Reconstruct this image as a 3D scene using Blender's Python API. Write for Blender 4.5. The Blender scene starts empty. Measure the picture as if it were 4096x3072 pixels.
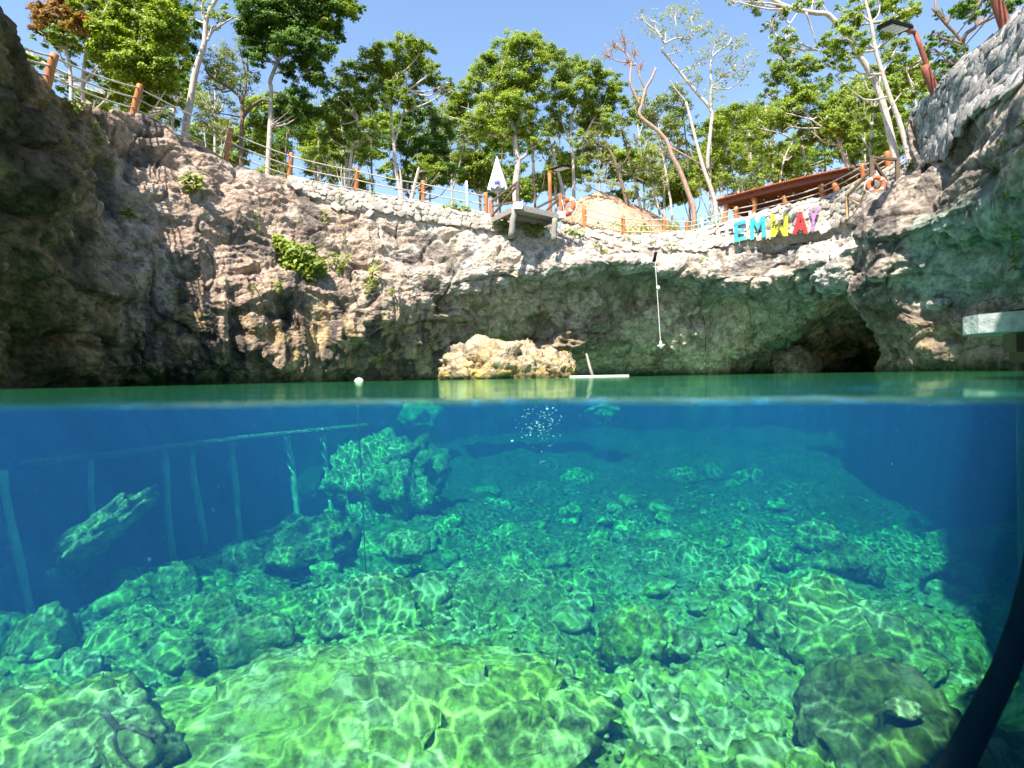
import bpy, math, random
import numpy as np
from mathutils import Vector, Matrix

random.seed(7)
RNG = np.random.default_rng(7)
SC = bpy.context.scene
COL = SC.collection

# ---------------------------------------------------------------- camera
F_PX = 568.0
CAM_H = 0.0225
PORT = 0.6
cam_data = bpy.data.cameras.new("camera")
cam_data.sensor_width = 36.0
cam_data.lens = 36.0 * F_PX / 1024.0
cam_data.clip_start = 0.02
cam_data.clip_end = 3000.0
cam_data.dof.use_dof = True
cam_data.dof.focus_distance = 14.0
cam_data.dof.aperture_fstop = 2.8
cam = bpy.data.objects.new("camera", cam_data)
COL.objects.link(cam)
CAM_R = Matrix.Rotation(math.radians(90 - 0.6), 3, 'X') @ Matrix.Rotation(math.radians(-1.05), 3, 'Z')
cam.matrix_world = Matrix.Translation((0, 0, CAM_H)) @ CAM_R.to_4x4()
SC.camera = cam

# ---------------------------------------------------------------- sky, sun, exposure
SUN_EL = math.radians(57)
SUN_H = Vector((-0.43, -0.90, 0)).normalized()
SUN_DIR = Vector((SUN_H.x * math.cos(SUN_EL), SUN_H.y * math.cos(SUN_EL), math.sin(SUN_EL)))
world = bpy.data.worlds.new("World")
SC.world = world
world.use_nodes = True
wt = world.node_tree
sky = wt.nodes.new("ShaderNodeTexSky")
sky.sky_type = 'NISHITA'
sky.sun_disc = False
sky.sun_elevation = SUN_EL
sky.sun_rotation = math.atan2(SUN_H.x, SUN_H.y)
sky.air_density = 1.0
sky.dust_density = 0.2
sky.ozone_density = 1.6
bg = wt.nodes["Background"]
bg.inputs["Strength"].default_value = 0.135
wt.links.new(sky.outputs[0], bg.inputs["Color"])
sun_data = bpy.data.lights.new("sun", 'SUN')
sun_data.energy = 5.0
sun_data.angle = math.radians(0.5)
sun_data.color = (1.0, 0.95, 0.86)
sun = bpy.data.objects.new("sun", sun_data)
sun.rotation_euler = SUN_DIR.to_track_quat('Z', 'Y').to_euler()
sun.location = SUN_DIR * 60
COL.objects.link(sun)
vs = SC.view_settings
vs.view_transform = 'Standard'
vs.look = 'None'
vs.exposure = 1.22
vs.gamma = 1.0
SC.render.engine = 'CYCLES'
cy = SC.cycles
cy.use_denoising = True
cy.max_bounces = 6
cy.diffuse_bounces = 3
cy.glossy_bounces = 3
cy.transmission_bounces = 4
cy.volume_bounces = 1
cy.transparent_max_bounces = 16
cy.sample_clamp_indirect = 4.0
cy.blur_glossy = 1.0
cy.use_adaptive_sampling = True
cy.adaptive_threshold = 0.02

# ---------------------------------------------------------------- helpers
CAM_RN = np.array(CAM_R)
def at(u, v, Y):
    """pixel of the 1024x768 frame + distance ahead -> point of the place"""
    d = CAM_RN @ np.array([(u - 512) / F_PX, (384 - v) / F_PX, -1.0])
    return np.array([0, 0, CAM_H]) + d * (Y / d[1])

def at_z(u, v, z):
    d = CAM_RN @ np.array([(u - 512) / F_PX, (384 - v) / F_PX, -1.0])
    return np.array([0, 0, CAM_H]) + d * ((z - CAM_H) / d[2])

_perm = np.random.default_rng(3).permutation(256).astype(np.int32)
_perm = np.concatenate([_perm, _perm, _perm])
_grad = np.random.default_rng(5).normal(size=(256, 3))
_grad /= np.linalg.norm(_grad, axis=1)[:, None]
def perlin(P):
    P = np.asarray(P, float)
    I = np.floor(P).astype(np.int64)
    Fr = P - I
    I &= 255
    W = Fr * Fr * Fr * (Fr * (Fr * 6 - 15) + 10)
    out = np.zeros(len(P))
    for dx in (0, 1):
        wx = W[:, 0] if dx else 1 - W[:, 0]
        for dy in (0, 1):
            wy = W[:, 1] if dy else 1 - W[:, 1]
            for dz in (0, 1):
                wz = W[:, 2] if dz else 1 - W[:, 2]
                h = _perm[_perm[_perm[(I[:, 0] + dx) & 255] + ((I[:, 1] + dy) & 255)] + ((I[:, 2] + dz) & 255)]
                g = _grad[h]
                out += wx * wy * wz * (g[:, 0] * (Fr[:, 0] - dx) + g[:, 1] * (Fr[:, 1] - dy) + g[:, 2] * (Fr[:, 2] - dz))
    return out * 1.5
def fbm(P, octaves=4, gain=0.5, off=0.0):
    P = np.asarray(P, float) + off
    a, s, out = 1.0, 1.0, np.zeros(len(P))
    for k in range(octaves):
        out += a * perlin(P * s + 17.3 * k)
        a *= gain; s *= 2.03
    return out
def ridged(P, octaves=4, gain=0.5, off=0.0):
    P = np.asarray(P, float) + off
    a, s, out = 1.0, 1.0, np.zeros(len(P))
    for k in range(octaves):
        out += a * (1 - 2 * np.abs(perlin(P * s + 9.1 * k)))
        a *= gain; s *= 2.1
    return out
def worley(P):
    P = np.asarray(P, float)
    I = np.floor(P).astype(np.int64)
    f1 = np.full(len(P), 9.0); f2 = np.full(len(P), 9.0)
    for dx in (-1, 0, 1):
        for dy in (-1, 0, 1):
            for dz in (-1, 0, 1):
                C = I + np.array([dx, dy, dz])
                h = _perm[_perm[_perm[C[:, 0] & 255] + (C[:, 1] & 255)] + (C[:, 2] & 255)]
                q = C + 0.5 + 0.42 * _grad[h]
                d = np.linalg.norm(P - q, axis=1)
                m = d < f1
                f2 = np.where(m, f1, np.minimum(f2, d)); f1 = np.where(m, d, f1)
    return f1, f2
def sstep(a, b, x):
    t = np.clip((x - a) / (b - a), 0, 1)
    return t * t * (3 - 2 * t)

def link(o, parent=None):
    COL.objects.link(o)
    if parent is not None:
        o.parent = parent
    return o
def tag(o, label=None, cat=None, group=None, kind=None):
    if label: o["label"] = label
    if cat: o["category"] = cat
    if group: o["group"] = group
    if kind: o["kind"] = kind
    return o
def empty(name, loc=(0, 0, 0)):
    o = bpy.data.objects.new(name, None)
    o.location = loc
    o.empty_display_size = 0.2
    return link(o)
def make_mesh(name, V, Fc, mat, smooth=False):
    me = bpy.data.meshes.new(name)
    V = np.asarray(V, np.float32)
    if isinstance(Fc, np.ndarray):
        n, k = Fc.shape
        me.vertices.add(len(V)); me.vertices.foreach_set("co", V.ravel())
        me.loops.add(n * k); me.loops.foreach_set("vertex_index", Fc.astype(np.int32).ravel())
        me.polygons.add(n); me.polygons.foreach_set("loop_start", np.arange(0, n * k, k, dtype=np.int32))
        me.update(calc_edges=True); me.validate()
    else:
        me.from_pydata(V.tolist(), [], Fc); me.update()
    if smooth:
        me.polygons.foreach_set("use_smooth", np.ones(len(me.polygons), bool))
    if mat is not None:
        me.materials.append(mat)
    return me
def obj(name, V, Fc, mat, parent=None, smooth=False, loc=None):
    """mesh in world coordinates; a parent given as an Empty at loc is subtracted"""
    V = np.asarray(V, float)
    if parent is not None:
        off = np.array(parent.location) if parent.parent is None else np.array(parent.location) + np.array(parent.parent.location)
        V = V - off
    me = make_mesh(name, V, Fc, mat, smooth)
    return link(bpy.data.objects.new(name, me), parent)
def set_attr(me, name, C):
    a = me.color_attributes.new(name, 'FLOAT_COLOR', 'POINT')
    C4 = np.ones((len(me.vertices), 4), np.float32); C4[:, :3] = C
    a.data.foreach_set("color", C4.ravel())

class MB:
    """collects simple solids into one mesh"""
    def __init__(s): s.V = []; s.F = []
    def add(s, V, Fc):
        b = len(s.V); s.V += [tuple(map(float, p)) for p in V]
        s.F += [tuple(int(i) + b for i in f) for f in Fc]
        return s
    def box(s, c, size, R=None):
        h = np.array(size) / 2
        P = np.array([[x, y, z] for x in (-1, 1) for y in (-1, 1) for z in (-1, 1)]) * h
        if R is not None: P = P @ np.array(R).T
        return s.add(P + np.array(c), [(0, 1, 3, 2), (4, 6, 7, 5), (0, 4, 5, 1), (2, 3, 7, 6), (0, 2, 6, 4), (1, 5, 7, 3)])
    def beam(s, p, q, w, h, up=(0, 0, 1)):
        p, q = np.array(p, float), np.array(q, float)
        d = q - p; L = np.linalg.norm(d); d /= L
        a = np.cross(d, np.array(up, float))
        if np.linalg.norm(a) < 1e-4: a = np.cross(d, np.array([0, 1.0, 0]))
        a /= np.linalg.norm(a); b = np.cross(a, d)
        R = np.stack([a, d, b], 1)
        return s.box((p + q) / 2, (w, L, h), R)
    def tube(s, pts, rad, n=8, cap=True):
        pts = np.asarray(pts, float)
        rad = np.full(len(pts), rad) if np.isscalar(rad) else np.asarray(rad, float)
        T = np.gradient(pts, axis=0); T /= np.linalg.norm(T, axis=1)[:, None] + 1e-9
        ref = np.array([0.31, 0.9, 0.2]) if abs(T[0] @ np.array([0.31, 0.9, 0.2])) < 0.9 else np.array([1.0, 0, 0])
        V = []
        for i in range(len(pts)):
            a = np.cross(T[i], ref); a /= np.linalg.norm(a); b = np.cross(T[i], a)
            for k in range(n):
                t = 2 * math.pi * k / n
                V.append(pts[i] + rad[i] * (math.cos(t) * a + math.sin(t) * b))
        Fc = []
        for i in range(len(pts) - 1):
            for k in range(n):
                j = (k + 1) % n
                Fc.append((i * n + k, i * n + j, (i + 1) * n + j, (i + 1) * n + k))
        if cap:
            Fc.append(tuple(range(n - 1, -1, -1))); Fc.append(tuple((len(pts) - 1) * n + k for k in range(n)))
        return s.add(V, Fc)
    def build(s, name, mat, parent=None, smooth=False):
        return obj(name, s.V, s.F, mat, parent, smooth)

# ---------------------------------------------------------------- materials
def new_mat(name):
    m = bpy.data.materials.new(name); m.use_nodes = True
    t = m.node_tree
    return m, t, t.nodes["Principled BSDF"]
def N(t, kind, **kw):
    n = t.nodes.new(kind)
    for k, v in kw.items(): setattr(n, k, v)
    return n
def ramp(t, stops):
    r = t.nodes.new("ShaderNodeValToRGB")
    e = r.color_ramp.elements
    while len(e) < len(stops): e.new(0.5)
    for i, (p, c) in enumerate(stops):
        e[i].position = p; e[i].color = (*c, 1) if len(c) == 3 else c
    return r
def noise_mat(name, c1, c2, scale=4.0, rough=0.8, bump=0.3, bscale=None, detail=8, stretch=None, spec=0.3, c3=None, rand=0.0):
    m, t, p = new_mat(name)
    tc = N(t, "ShaderNodeTexCoord")
    mp = N(t, "ShaderNodeMapping")
    if stretch: mp.inputs["Scale"].default_value = stretch
    t.links.new(tc.outputs["Object"], mp.inputs["Vector"])
    vec = mp.outputs[0]
    if rand:
        oi = N(t, "ShaderNodeObjectInfo")
        ad = N(t, "ShaderNodeVectorMath", operation='MULTIPLY_ADD')
        t.links.new(oi.outputs["Random"], ad.inputs[0]); ad.inputs[1].default_value = (37, 53, 19); t.links.new(vec, ad.inputs[2])
        vec = ad.outputs[0]
    n = N(t, "ShaderNodeTexNoise"); n.inputs["Scale"].default_value = scale; n.inputs["Detail"].default_value = detail
    n.inputs["Roughness"].default_value = 0.65
    t.links.new(vec, n.inputs["Vector"])
    st = [(0.3, c1), (0.7, c2)] if c3 is None else [(0.25, c1), (0.5, c2), (0.75, c3)]
    r = ramp(t, st); t.links.new(n.outputs[0], r.inputs[0])
    col = r.outputs[0]
    if rand:
        hs = N(t, "ShaderNodeHueSaturation")
        mr = N(t, "ShaderNodeMapRange"); mr.inputs[3].default_value = 1 - rand; mr.inputs[4].default_value = 1 + rand
        t.links.new(oi.outputs["Random"], mr.inputs[0]); t.links.new(mr.outputs[0], hs.inputs["Value"]); t.links.new(col, hs.inputs["Color"])
        col = hs.outputs[0]
    t.links.new(col, p.inputs["Base Color"])
    p.inputs["Roughness"].default_value = rough
    p.inputs["Specular IOR Level"].default_value = spec
    if bump:
        n2 = N(t, "ShaderNodeTexNoise"); n2.inputs["Scale"].default_value = bscale or scale * 3; n2.inputs["Detail"].default_value = 6
        t.links.new(vec, n2.inputs["Vector"])
        b = N(t, "ShaderNodeBump"); b.inputs["Strength"].default_value = bump; b.inputs["Distance"].default_value = 0.05
        t.links.new(n2.outputs[0], b.inputs["Height"]); t.links.new(b.outputs[0], p.inputs["Normal"])
    return m
def rock_mat(name, nscale=2.2, lo=0.55, hi=1.35, bump=0.6, bdist=0.08, speck=0.0, sscale=14.0):
    m, t, p = new_mat(name)
    at_ = N(t, "ShaderNodeAttribute", attribute_name="Col")
    tc = N(t, "ShaderNodeTexCoord")
    n = N(t, "ShaderNodeTexNoise"); n.inputs["Scale"].default_value = nscale; n.inputs["Detail"].default_value = 12; n.inputs["Roughness"].default_value = 0.72
    t.links.new(tc.outputs["Object"], n.inputs["Vector"])
    mr = N(t, "ShaderNodeMapRange"); mr.inputs[1].default_value = 0.3; mr.inputs[2].default_value = 0.7; mr.inputs[3].default_value = lo; mr.inputs[4].default_value = hi
    t.links.new(n.outputs[0], mr.inputs[0])
    mx = N(t, "ShaderNodeVectorMath", operation='SCALE')
    t.links.new(at_.outputs["Color"], mx.inputs[0])
    if speck:      # dark tufts of algae and pits
        n3 = N(t, "ShaderNodeTexNoise"); n3.inputs["Scale"].default_value = sscale; n3.inputs["Detail"].default_value = 5; n3.inputs["Roughness"].default_value = 0.6
        t.links.new(tc.outputs["Object"], n3.inputs["Vector"])
        m3 = N(t, "ShaderNodeMapRange"); m3.inputs[1].default_value = 0.40; m3.inputs[2].default_value = 0.52; m3.inputs[3].default_value = 1 - speck; m3.inputs[4].default_value = 1.0
        t.links.new(n3.outputs[0], m3.inputs[0])
        mm = N(t, "ShaderNodeMath", operation='MULTIPLY'); t.links.new(mr.outputs[0], mm.inputs[0]); t.links.new(m3.outputs[0], mm.inputs[1])
        t.links.new(mm.outputs[0], mx.inputs["Scale"])
    else:
        t.links.new(mr.outputs[0], mx.inputs["Scale"])
    t.links.new(mx.outputs[0], p.inputs["Base Color"])
    p.inputs["Roughness"].default_value = 0.92; p.inputs["Specular IOR Level"].default_value = 0.15
    n2 = N(t, "ShaderNodeTexNoise"); n2.inputs["Scale"].default_value = nscale * 3.5; n2.inputs["Detail"].default_value = 8; n2.inputs["Roughness"].default_value = 0.7
    t.links.new(tc.outputs["Object"], n2.inputs["Vector"])
    vo = N(t, "ShaderNodeTexVoronoi"); vo.inputs["Scale"].default_value = nscale * 4
    t.links.new(tc.outputs["Object"], vo.inputs["Vector"])
    ad = N(t, "ShaderNodeMath", operation='MULTIPLY_ADD'); ad.inputs[1].default_value = 0.5
    t.links.new(vo.outputs["Distance"], ad.inputs[0]); t.links.new(n2.outputs[0], ad.inputs[2])
    b = N(t, "ShaderNodeBump"); b.inputs["Strength"].default_value = bump; b.inputs["Distance"].default_value = bdist
    t.links.new(ad.outputs[0], b.inputs["Height"]); t.links.new(b.outputs[0], p.inputs["Normal"])
    return m
def leaf_mat(name, c1, c2, trans=0.35):
    m, t, p = new_mat(name)
    at_ = N(t, "ShaderNodeAttribute", attribute_name="Rnd")
    r = ramp(t, [(0.0, c1), (1.0, c2)]); t.links.new(at_.outputs["Fac"], r.inputs[0])
    t.links.new(r.outputs[0], p.inputs["Base Color"])
    p.inputs["Roughness"].default_value = 0.5; p.inputs["Specular IOR Level"].default_value = 0.35
    tr = N(t, "ShaderNodeBsdfTranslucent")
    br = N(t, "ShaderNodeHueSaturation"); br.inputs["Value"].default_value = 1.3; br.inputs["Saturation"].default_value = 1.1
    t.links.new(r.outputs[0], br.inputs["Color"]); t.links.new(br.outputs[0], tr.inputs["Color"])
    mx = N(t, "ShaderNodeMixShader"); mx.inputs[0].default_value = trans
    t.links.new(p.outputs[0], mx.inputs[1]); t.links.new(tr.outputs[0], mx.inputs[2])
    t.links.new(mx.outputs[0], t.nodes["Material Output"].inputs["Surface"])
    return m

M = {}
M['rock'] = rock_mat("cliff_rock", nscale=2.6, lo=0.46, hi=1.62, bump=0.9, bdist=0.09, speck=0.36, sscale=5.0)
M['bed'] = rock_mat("pool_bed_rock", nscale=5.0, lo=0.6, hi=1.8, bump=1.0, bdist=0.05, speck=0.5, sscale=11.0)
M['stone'] = noise_mat("masonry_stone", (0.27, 0.225, 0.18), (0.56, 0.49, 0.41), 3.0, 0.9, 0.6, rand=0.28)
M['stone_dark'] = noise_mat("weathered_masonry_stone", (0.12, 0.12, 0.12), (0.55, 0.5, 0.46), 3.5, 0.9, 0.6, rand=0.3)
M['mortar'] = noise_mat("mortar", (0.2, 0.17, 0.14), (0.42, 0.37, 0.31), 5.0, 0.95, 0.5)
M['mortar_dark'] = noise_mat("weathered_mortar", (0.07, 0.07, 0.07), (0.3, 0.28, 0.26), 4.0, 0.95, 0.5)
M['post'] = noise_mat("varnished_post_wood", (0.33, 0.105, 0.03), (0.55, 0.21, 0.06), 6.0, 0.45, 0.25, stretch=(6, 6, 0.8), rand=0.12)
M['red_wood'] = noise_mat("reddish_wood", (0.19, 0.05, 0.03), (0.33, 0.10, 0.06), 6.0, 0.55, 0.25, stretch=(6, 6, 0.8))
M['grey_wood'] = noise_mat("weathered_wood", (0.24, 0.2, 0.16), (0.42, 0.37, 0.32), 5.0, 0.85, 0.4, stretch=(4, 4, 4), rand=0.15)
M['dark_wood'] = noise_mat("dark_wood", (0.1, 0.07, 0.05), (0.2, 0.14, 0.1), 5.0, 0.8, 0.3, rand=0.15)
M['tan_wood'] = noise_mat("tan_wood", (0.42, 0.24, 0.11), (0.6, 0.38, 0.2), 6.0, 0.6, 0.2, rand=0.1)
M['rope'] = noise_mat("rope", (0.42, 0.36, 0.29), (0.62, 0.55, 0.46), 40.0, 0.9, 0.3)
M['white_rope'] = noise_mat("white_rope", (0.65, 0.62, 0.58), (0.85, 0.82, 0.78), 40.0, 0.9, 0.3)
M['dark_rope'] = noise_mat("dark_rope", (0.05, 0.045, 0.04), (0.12, 0.1, 0.09), 40.0, 0.9, 0.2)
M['thatch'] = noise_mat("thatch", (0.45, 0.30, 0.20), (0.74, 0.54, 0.39), 5.0, 0.95, 0.8, 18.0, stretch=(1, 1, 1))
M['straw'] = noise_mat("straw", (0.40, 0.26, 0.16), (0.72, 0.52, 0.36), 9.0, 0.9, 0.0)
M['tile'] = noise_mat("clay_roof_tile", (0.2, 0.05, 0.022), (0.36, 0.11, 0.05), 6.0, 0.75, 0.3, rand=0.15)
M['white'] = noise_mat("white_paint", (0.72, 0.7, 0.68), (0.84, 0.82, 0.8), 6.0, 0.6, 0.1)
M['buoy'] = noise_mat("buoy_plastic", (0.72, 0.68, 0.6), (0.86, 0.82, 0.74), 12.0, 0.5, 0.1)
M['black'] = noise_mat("black_plastic", (0.006, 0.006, 0.007), (0.016, 0.016, 0.018), 8.0, 0.8, 0.1, spec=0.08)
M['panel'] = noise_mat("lamp_diffuser", (0.5, 0.48, 0.44), (0.7, 0.68, 0.62), 10.0, 0.3, 0.0)
M['orange'] = noise_mat("life_ring_orange", (0.62, 0.13, 0.05), (0.78, 0.2, 0.09), 8.0, 0.6, 0.1)
M['ring_white'] = noise_mat("ring_band", (0.7, 0.7, 0.72), (0.85, 0.85, 0.86), 8.0, 0.6, 0.1)
M['fabric_white'] = noise_mat("umbrella_white", (0.72, 0.74, 0.78), (0.84, 0.86, 0.88), 5.0, 0.8, 0.2)
M['fabric_teal'] = noise_mat("umbrella_teal", (0.25, 0.52, 0.58), (0.4, 0.66, 0.7), 5.0, 0.8, 0.2)
M['fabric_blue'] = noise_mat("umbrella_blue", (0.12, 0.14, 0.5), (0.25, 0.28, 0.65), 5.0, 0.8, 0.2)
M['concrete'] = noise_mat("dock_concrete", (0.16, 0.18, 0.18), (0.55, 0.58, 0.57), 3.0, 0.9, 0.6)
M['yellow_sign'] = noise_mat("yellow_paint", (0.7, 0.42, 0.03), (0.82, 0.52, 0.06), 8.0, 0.6, 0.1)
M['bark_pale'] = noise_mat("pale_bark", (0.36, 0.28, 0.22), (0.72, 0.64, 0.57), 5.0, 0.85, 0.4, stretch=(2, 2, 1))
M['bark_brown'] = noise_mat("brown_bark", (0.12, 0.08, 0.055), (0.32, 0.22, 0.16), 6.0, 0.9, 0.4, stretch=(2, 2, 1))
M['twig'] = noise_mat("bare_twig", (0.3, 0.18, 0.13), (0.52, 0.36, 0.28), 6.0, 0.9, 0.0)
M['leaf_mid'] = leaf_mat("leaf_mid_green", (0.11, 0.17, 0.016), (0.35, 0.44, 0.04))
M['leaf_deep'] = leaf_mat("leaf_deep_green", (0.04, 0.10, 0.018), (0.19, 0.32, 0.035), 0.38)
M['leaf_bright'] = leaf_mat("leaf_bright_green", (0.14, 0.21, 0.018), (0.40, 0.49, 0.05), 0.42)
M['leaf_pale'] = leaf_mat("leaf_pale_green", (0.16, 0.195, 0.035), (0.40, 0.45, 0.12), 0.38)
M['leaf_red'] = leaf_mat("leaf_rust", (0.16, 0.10, 0.02), (0.45, 0.24, 0.07), 0.4)
M['leaf_lime'] = leaf_mat("leaf_lime", (0.1, 0.17, 0.02), (0.42, 0.5, 0.06), 0.4)

def letter_mat(name, c):
    return noise_mat("letter_" + name, tuple(x * 0.62 + 0.02 for x in c), c, 9.0, 0.6, 0.2, rand=0.14)

# ---------------------------------------------------------------- cliffs
class Surf:
    """smooth surface through a grid of control points (rows, cols, 3)"""
    def __init__(s, P): s.P = np.asarray(P, float)
    @staticmethod
    def _cr(P, t):
        n = len(P); t = np.clip(t, 0, n - 1.000001)
        i = np.floor(t).astype(int); f = (t - i).reshape((-1,) + (1,) * (P.ndim - 1))
        g = lambda k: P[np.clip(i + k, 0, n - 1)]
        p0, p1, p2, p3 = g(-1), g(0), g(1), g(2)
        k = 0.62
        m1, m2 = k * (p2 - p0) / 1.0 * 0.8, k * (p3 - p1) / 1.0 * 0.8
        f2, f3 = f * f, f * f * f
        return (2 * f3 - 3 * f2 + 1) * p1 + (f3 - 2 * f2 + f) * m1 + (-2 * f3 + 3 * f2) * p2 + (f3 - f2) * m2
    def grid(s, rt, ct):
        A = s._cr(s.P, np.asarray(rt, float))                    # (r, cols, 3)
        B = s._cr(np.swapaxes(A, 0, 1), np.asarray(ct, float))    # (c, r, 3)
        return np.swapaxes(B, 0, 1)
    def points(s, r, c):
        """scattered points with outward normals"""
        r, c = np.asarray(r, float), np.asarray(c, float)
        def ev(r, c):
            A = s._cr(s.P, r)
            n = A.shape[1]; c = np.clip(c, 0, n - 1.000001); i = np.floor(c).astype(int); f = (c - i)[:, None]
            k = np.arange(len(r))
            return A[k, i] * (1 - f) + A[k, np.clip(i + 1, 0, n - 1)] * f
        p = ev(r, c); e = 0.02
        du = ev(r, c + e) - ev(r, c - e); dv = ev(r + e, c) - ev(r - e, c)
        nrm = np.cross(dv, du); nrm /= np.linalg.norm(nrm, axis=1)[:, None] + 1e-9
        return p, nrm
def grid_normals(G):
    du = np.gradient(G, axis=1); dv = np.gradient(G, axis=0)
    n = np.cross(dv, du)
    return n / (np.linalg.norm(n, axis=2)[..., None] + 1e-9)
def grid_faces(r, c):
    i = np.arange(r * c).reshape(r, c)
    return np.stack([i[:-1, :-1].ravel(), i[:-1, 1:].ravel(), i[1:, 1:].ravel(), i[1:, :-1].ravel()], 1)[:, ::-1]

def rock_relief(P, amp=1.0, flute=0.0):
    """limestone relief in metres at points P"""
    w = np.stack([fbm(P * 0.5, 2, off=3), fbm(P * 0.5, 2, off=31), fbm(P * 0.5, 2, off=57)], 1) * 0.35
    Q = P + w
    n0 = fbm(P * np.array([0.28, 0.28, 0.4]), 3)
    d = 0.62 * n0
    f1, f2 = worley(Q * np.array([0.55, 0.55, 0.8]))
    d += 0.30 * np.minimum(f2 - f1, 0.28) * 2 - 0.14                     # big smooth faces parted by joints
    ph = P[:, 2] / 1.25 + 0.9 * fbm(P * np.array([0.25, 0.25, 0.1]), 2, 0.5, 91)
    saw = ph - np.floor(ph)
    d += 0.24 * (sstep(0.0, 0.16, saw) * (1 - 0.75 * saw) - 0.5) * sstep(-0.15, 0.35, fbm(P * 0.33, 2, 0.5, 67))   # ledges
    d += 0.10 * fbm(Q * np.array([0.8, 0.8, 2.6]), 3, 0.55, 7)
    d -= 0.22 * np.maximum(0, ridged(Q * np.array([0.8, 0.8, 0.55]), 1, 0.5, 77) - 0.80) * 4   # fissures
    d += 0.05 * ridged(P * 2.2, 3, 0.55, 23) * sstep(-0.3, 0.3, n0 + 0.2)
    d += 0.042 * fbm(P * 7, 4, 0.6, 41)
    hole = worley(P * 1.15 + 5.5)[0]
    d -= 0.34 * np.maximum(0, 0.22 - hole) * 4 * sstep(0.0, 0.3, fbm(P * 0.5, 2, 0.5, 19))     # solution holes
    if np.any(flute):
        d += flute * 0.30 * ridged(Q * np.array([1.3, 1.3, 0.14]), 2, 0.5, 5)
    return d * amp

PALE = np.array([0.62, 0.51, 0.405]); WHITE = np.array([0.66, 0.61, 0.55]); GREY = np.array([0.36, 0.275, 0.215]); DARK = np.array([0.085, 0.075, 0.07])
OCHRE = np.array([0.52, 0.36, 0.17]); OLIVE = np.array([0.15, 0.13, 0.055]); ALGAE = np.array([0.10, 0.21, 0.13]); BROWN = np.array([0.27, 0.19, 0.125])
def mixc(A, B, f):
    f = np.clip(f, 0, 1)[:, None]
    return A * (1 - f) + B * f

vw = lambda u: 388.0 - 0.0183 * u       # the row where the far water ends
BW = {   # u: (row v, distance) from the rim down to the water
 -330: [(-260, 6.3), (-140, 6.1), (0, 6.0), (110, 6.1), (220, 6.4), (310, 6.6), (None, 6.6)],
 -200: [(-140, 7.7), (-50, 7.5), (60, 7.4), (160, 7.5), (240, 7.8), (320, 8.0), (None, 8.1)],
 -90: [(-60, 9.1), (10, 8.8), (90, 8.8), (180, 8.9), (260, 9.2), (325, 9.4), (None, 9.5)],
 -8: [(-8, 10.2), (60, 10.0), (130, 9.9), (205, 10.1), (268, 10.4), (330, 10.6), (None, 10.7)],
 14: [(46, 12.0), (90, 11.2), (150, 10.8), (212, 10.9), (270, 11.2), (330, 11.3), (None, 11.4)],
 38: [(73, 13.0), (115, 12.1), (165, 11.7), (222, 11.8), (278, 12.0), (334, 12.1), (None, 12.2)],
 64: [(95, 14.3), (128, 13.6), (172, 13.2), (228, 13.2), (282, 13.4), (336, 13.5), (None, 13.6)],
 100: [(107, 16.8), (140, 16.1), (186, 15.5), (238, 15.2), (290, 15.2), (340, 15.5), (None, 15.7)],
 133: [(114, 18.5), (150, 17.8), (198, 17.0), (248, 16.6), (298, 16.5), (345, 17.0), (None, 17.3)],
 185: [(134, 20.2), (170, 19.3), (214, 18.4), (262, 17.9), (308, 17.6), (340, 17.8), (None, 18.2)],
 256: [(170, 21.8), (202, 20.9), (240, 19.9), (280, 19.3), (312, 19.0), (342, 19.0), (None, 19.4)],
 337: [(191, 22.9), (220, 22.2), (250, 21.3), (285, 20.7), (315, 20.4), (345, 20.4), (None, 20.9)],
 423: [(206, 24.0), (232, 23.3), (258, 22.5), (285, 22.0), (310, 22.0), (345, 22.5), (None, 23.3)],
 494: [(217, 24.3), (240, 23.7), (262, 23.0), (276, 22.8), (298, 23.6), (334, 24.5), (None, 25.4)],
 562: [(227, 25.0), (245, 24.4), (260, 23.7), (268, 23.5), (296, 25.0), (338, 25.7), (None, 27.2)],
 633: [(239, 25.9), (250, 25.2), (258, 24.2), (265, 24.0), (296, 25.4), (344, 26.2), (None, 30.0)],
 700: [(233, 26.0), (245, 25.3), (262, 24.1), (277, 23.8), (308, 25.2), (350, 25.8), (None, 27.0)],
 768: [(212, 24.0), (236, 23.6), (262, 23.0), (282, 22.8), (314, 24.8), (345, 26.8), (None, 29.0)],
 833: [(197, 22.0), (225, 21.6), (245, 21.0), (264, 20.9), (300, 24.0), (334, 29.0), (None, 38.0)],
 867: [(180, 20.0), (205, 19.8), (232, 19.8), (257, 19.8), (298, 24.5), (332, 30.0), (None, 40.0)],
 905: [(163, 18.5), (190, 18.6), (225, 18.8), (257, 19.2), (298, 24.5), (332, 30.0), (None, 40.0)],
 960: [(135, 17.5), (170, 17.6), (215, 18.0), (257, 19.0), (298, 24.0), (335, 29.0), (None, 34.0)],
}
bw_u = np.array(sorted(BW))
def bw_ctrl():
    cols = []
    for u in bw_u:
        pr = [at(u, vw(u) + 0.6 if v is None else v, Y) for v, Y in BW[int(u)]]
        w = pr[-1]
        top = pr[0].copy(); back = top.copy(); d = back[:2] / np.linalg.norm(back[:2]); back[:2] += d * 1.6
        back[2] += 0.05
        pr = [back] + pr + [w + np.array([0, 0, -2.2]), w + np.array([0, 0, -7.0])]
        cols.append(pr)
    return np.swapaxes(np.array(cols), 0, 1)     # rows, cols
BACK = Surf(bw_ctrl())
bw_col = lambda u: np.interp(u, bw_u, np.arange(len(bw_u)))
bw_rim = lambda u: np.interp(u, bw_u, [BW[int(k)][0][1] for k in bw_u])      # distance of the rim

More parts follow.
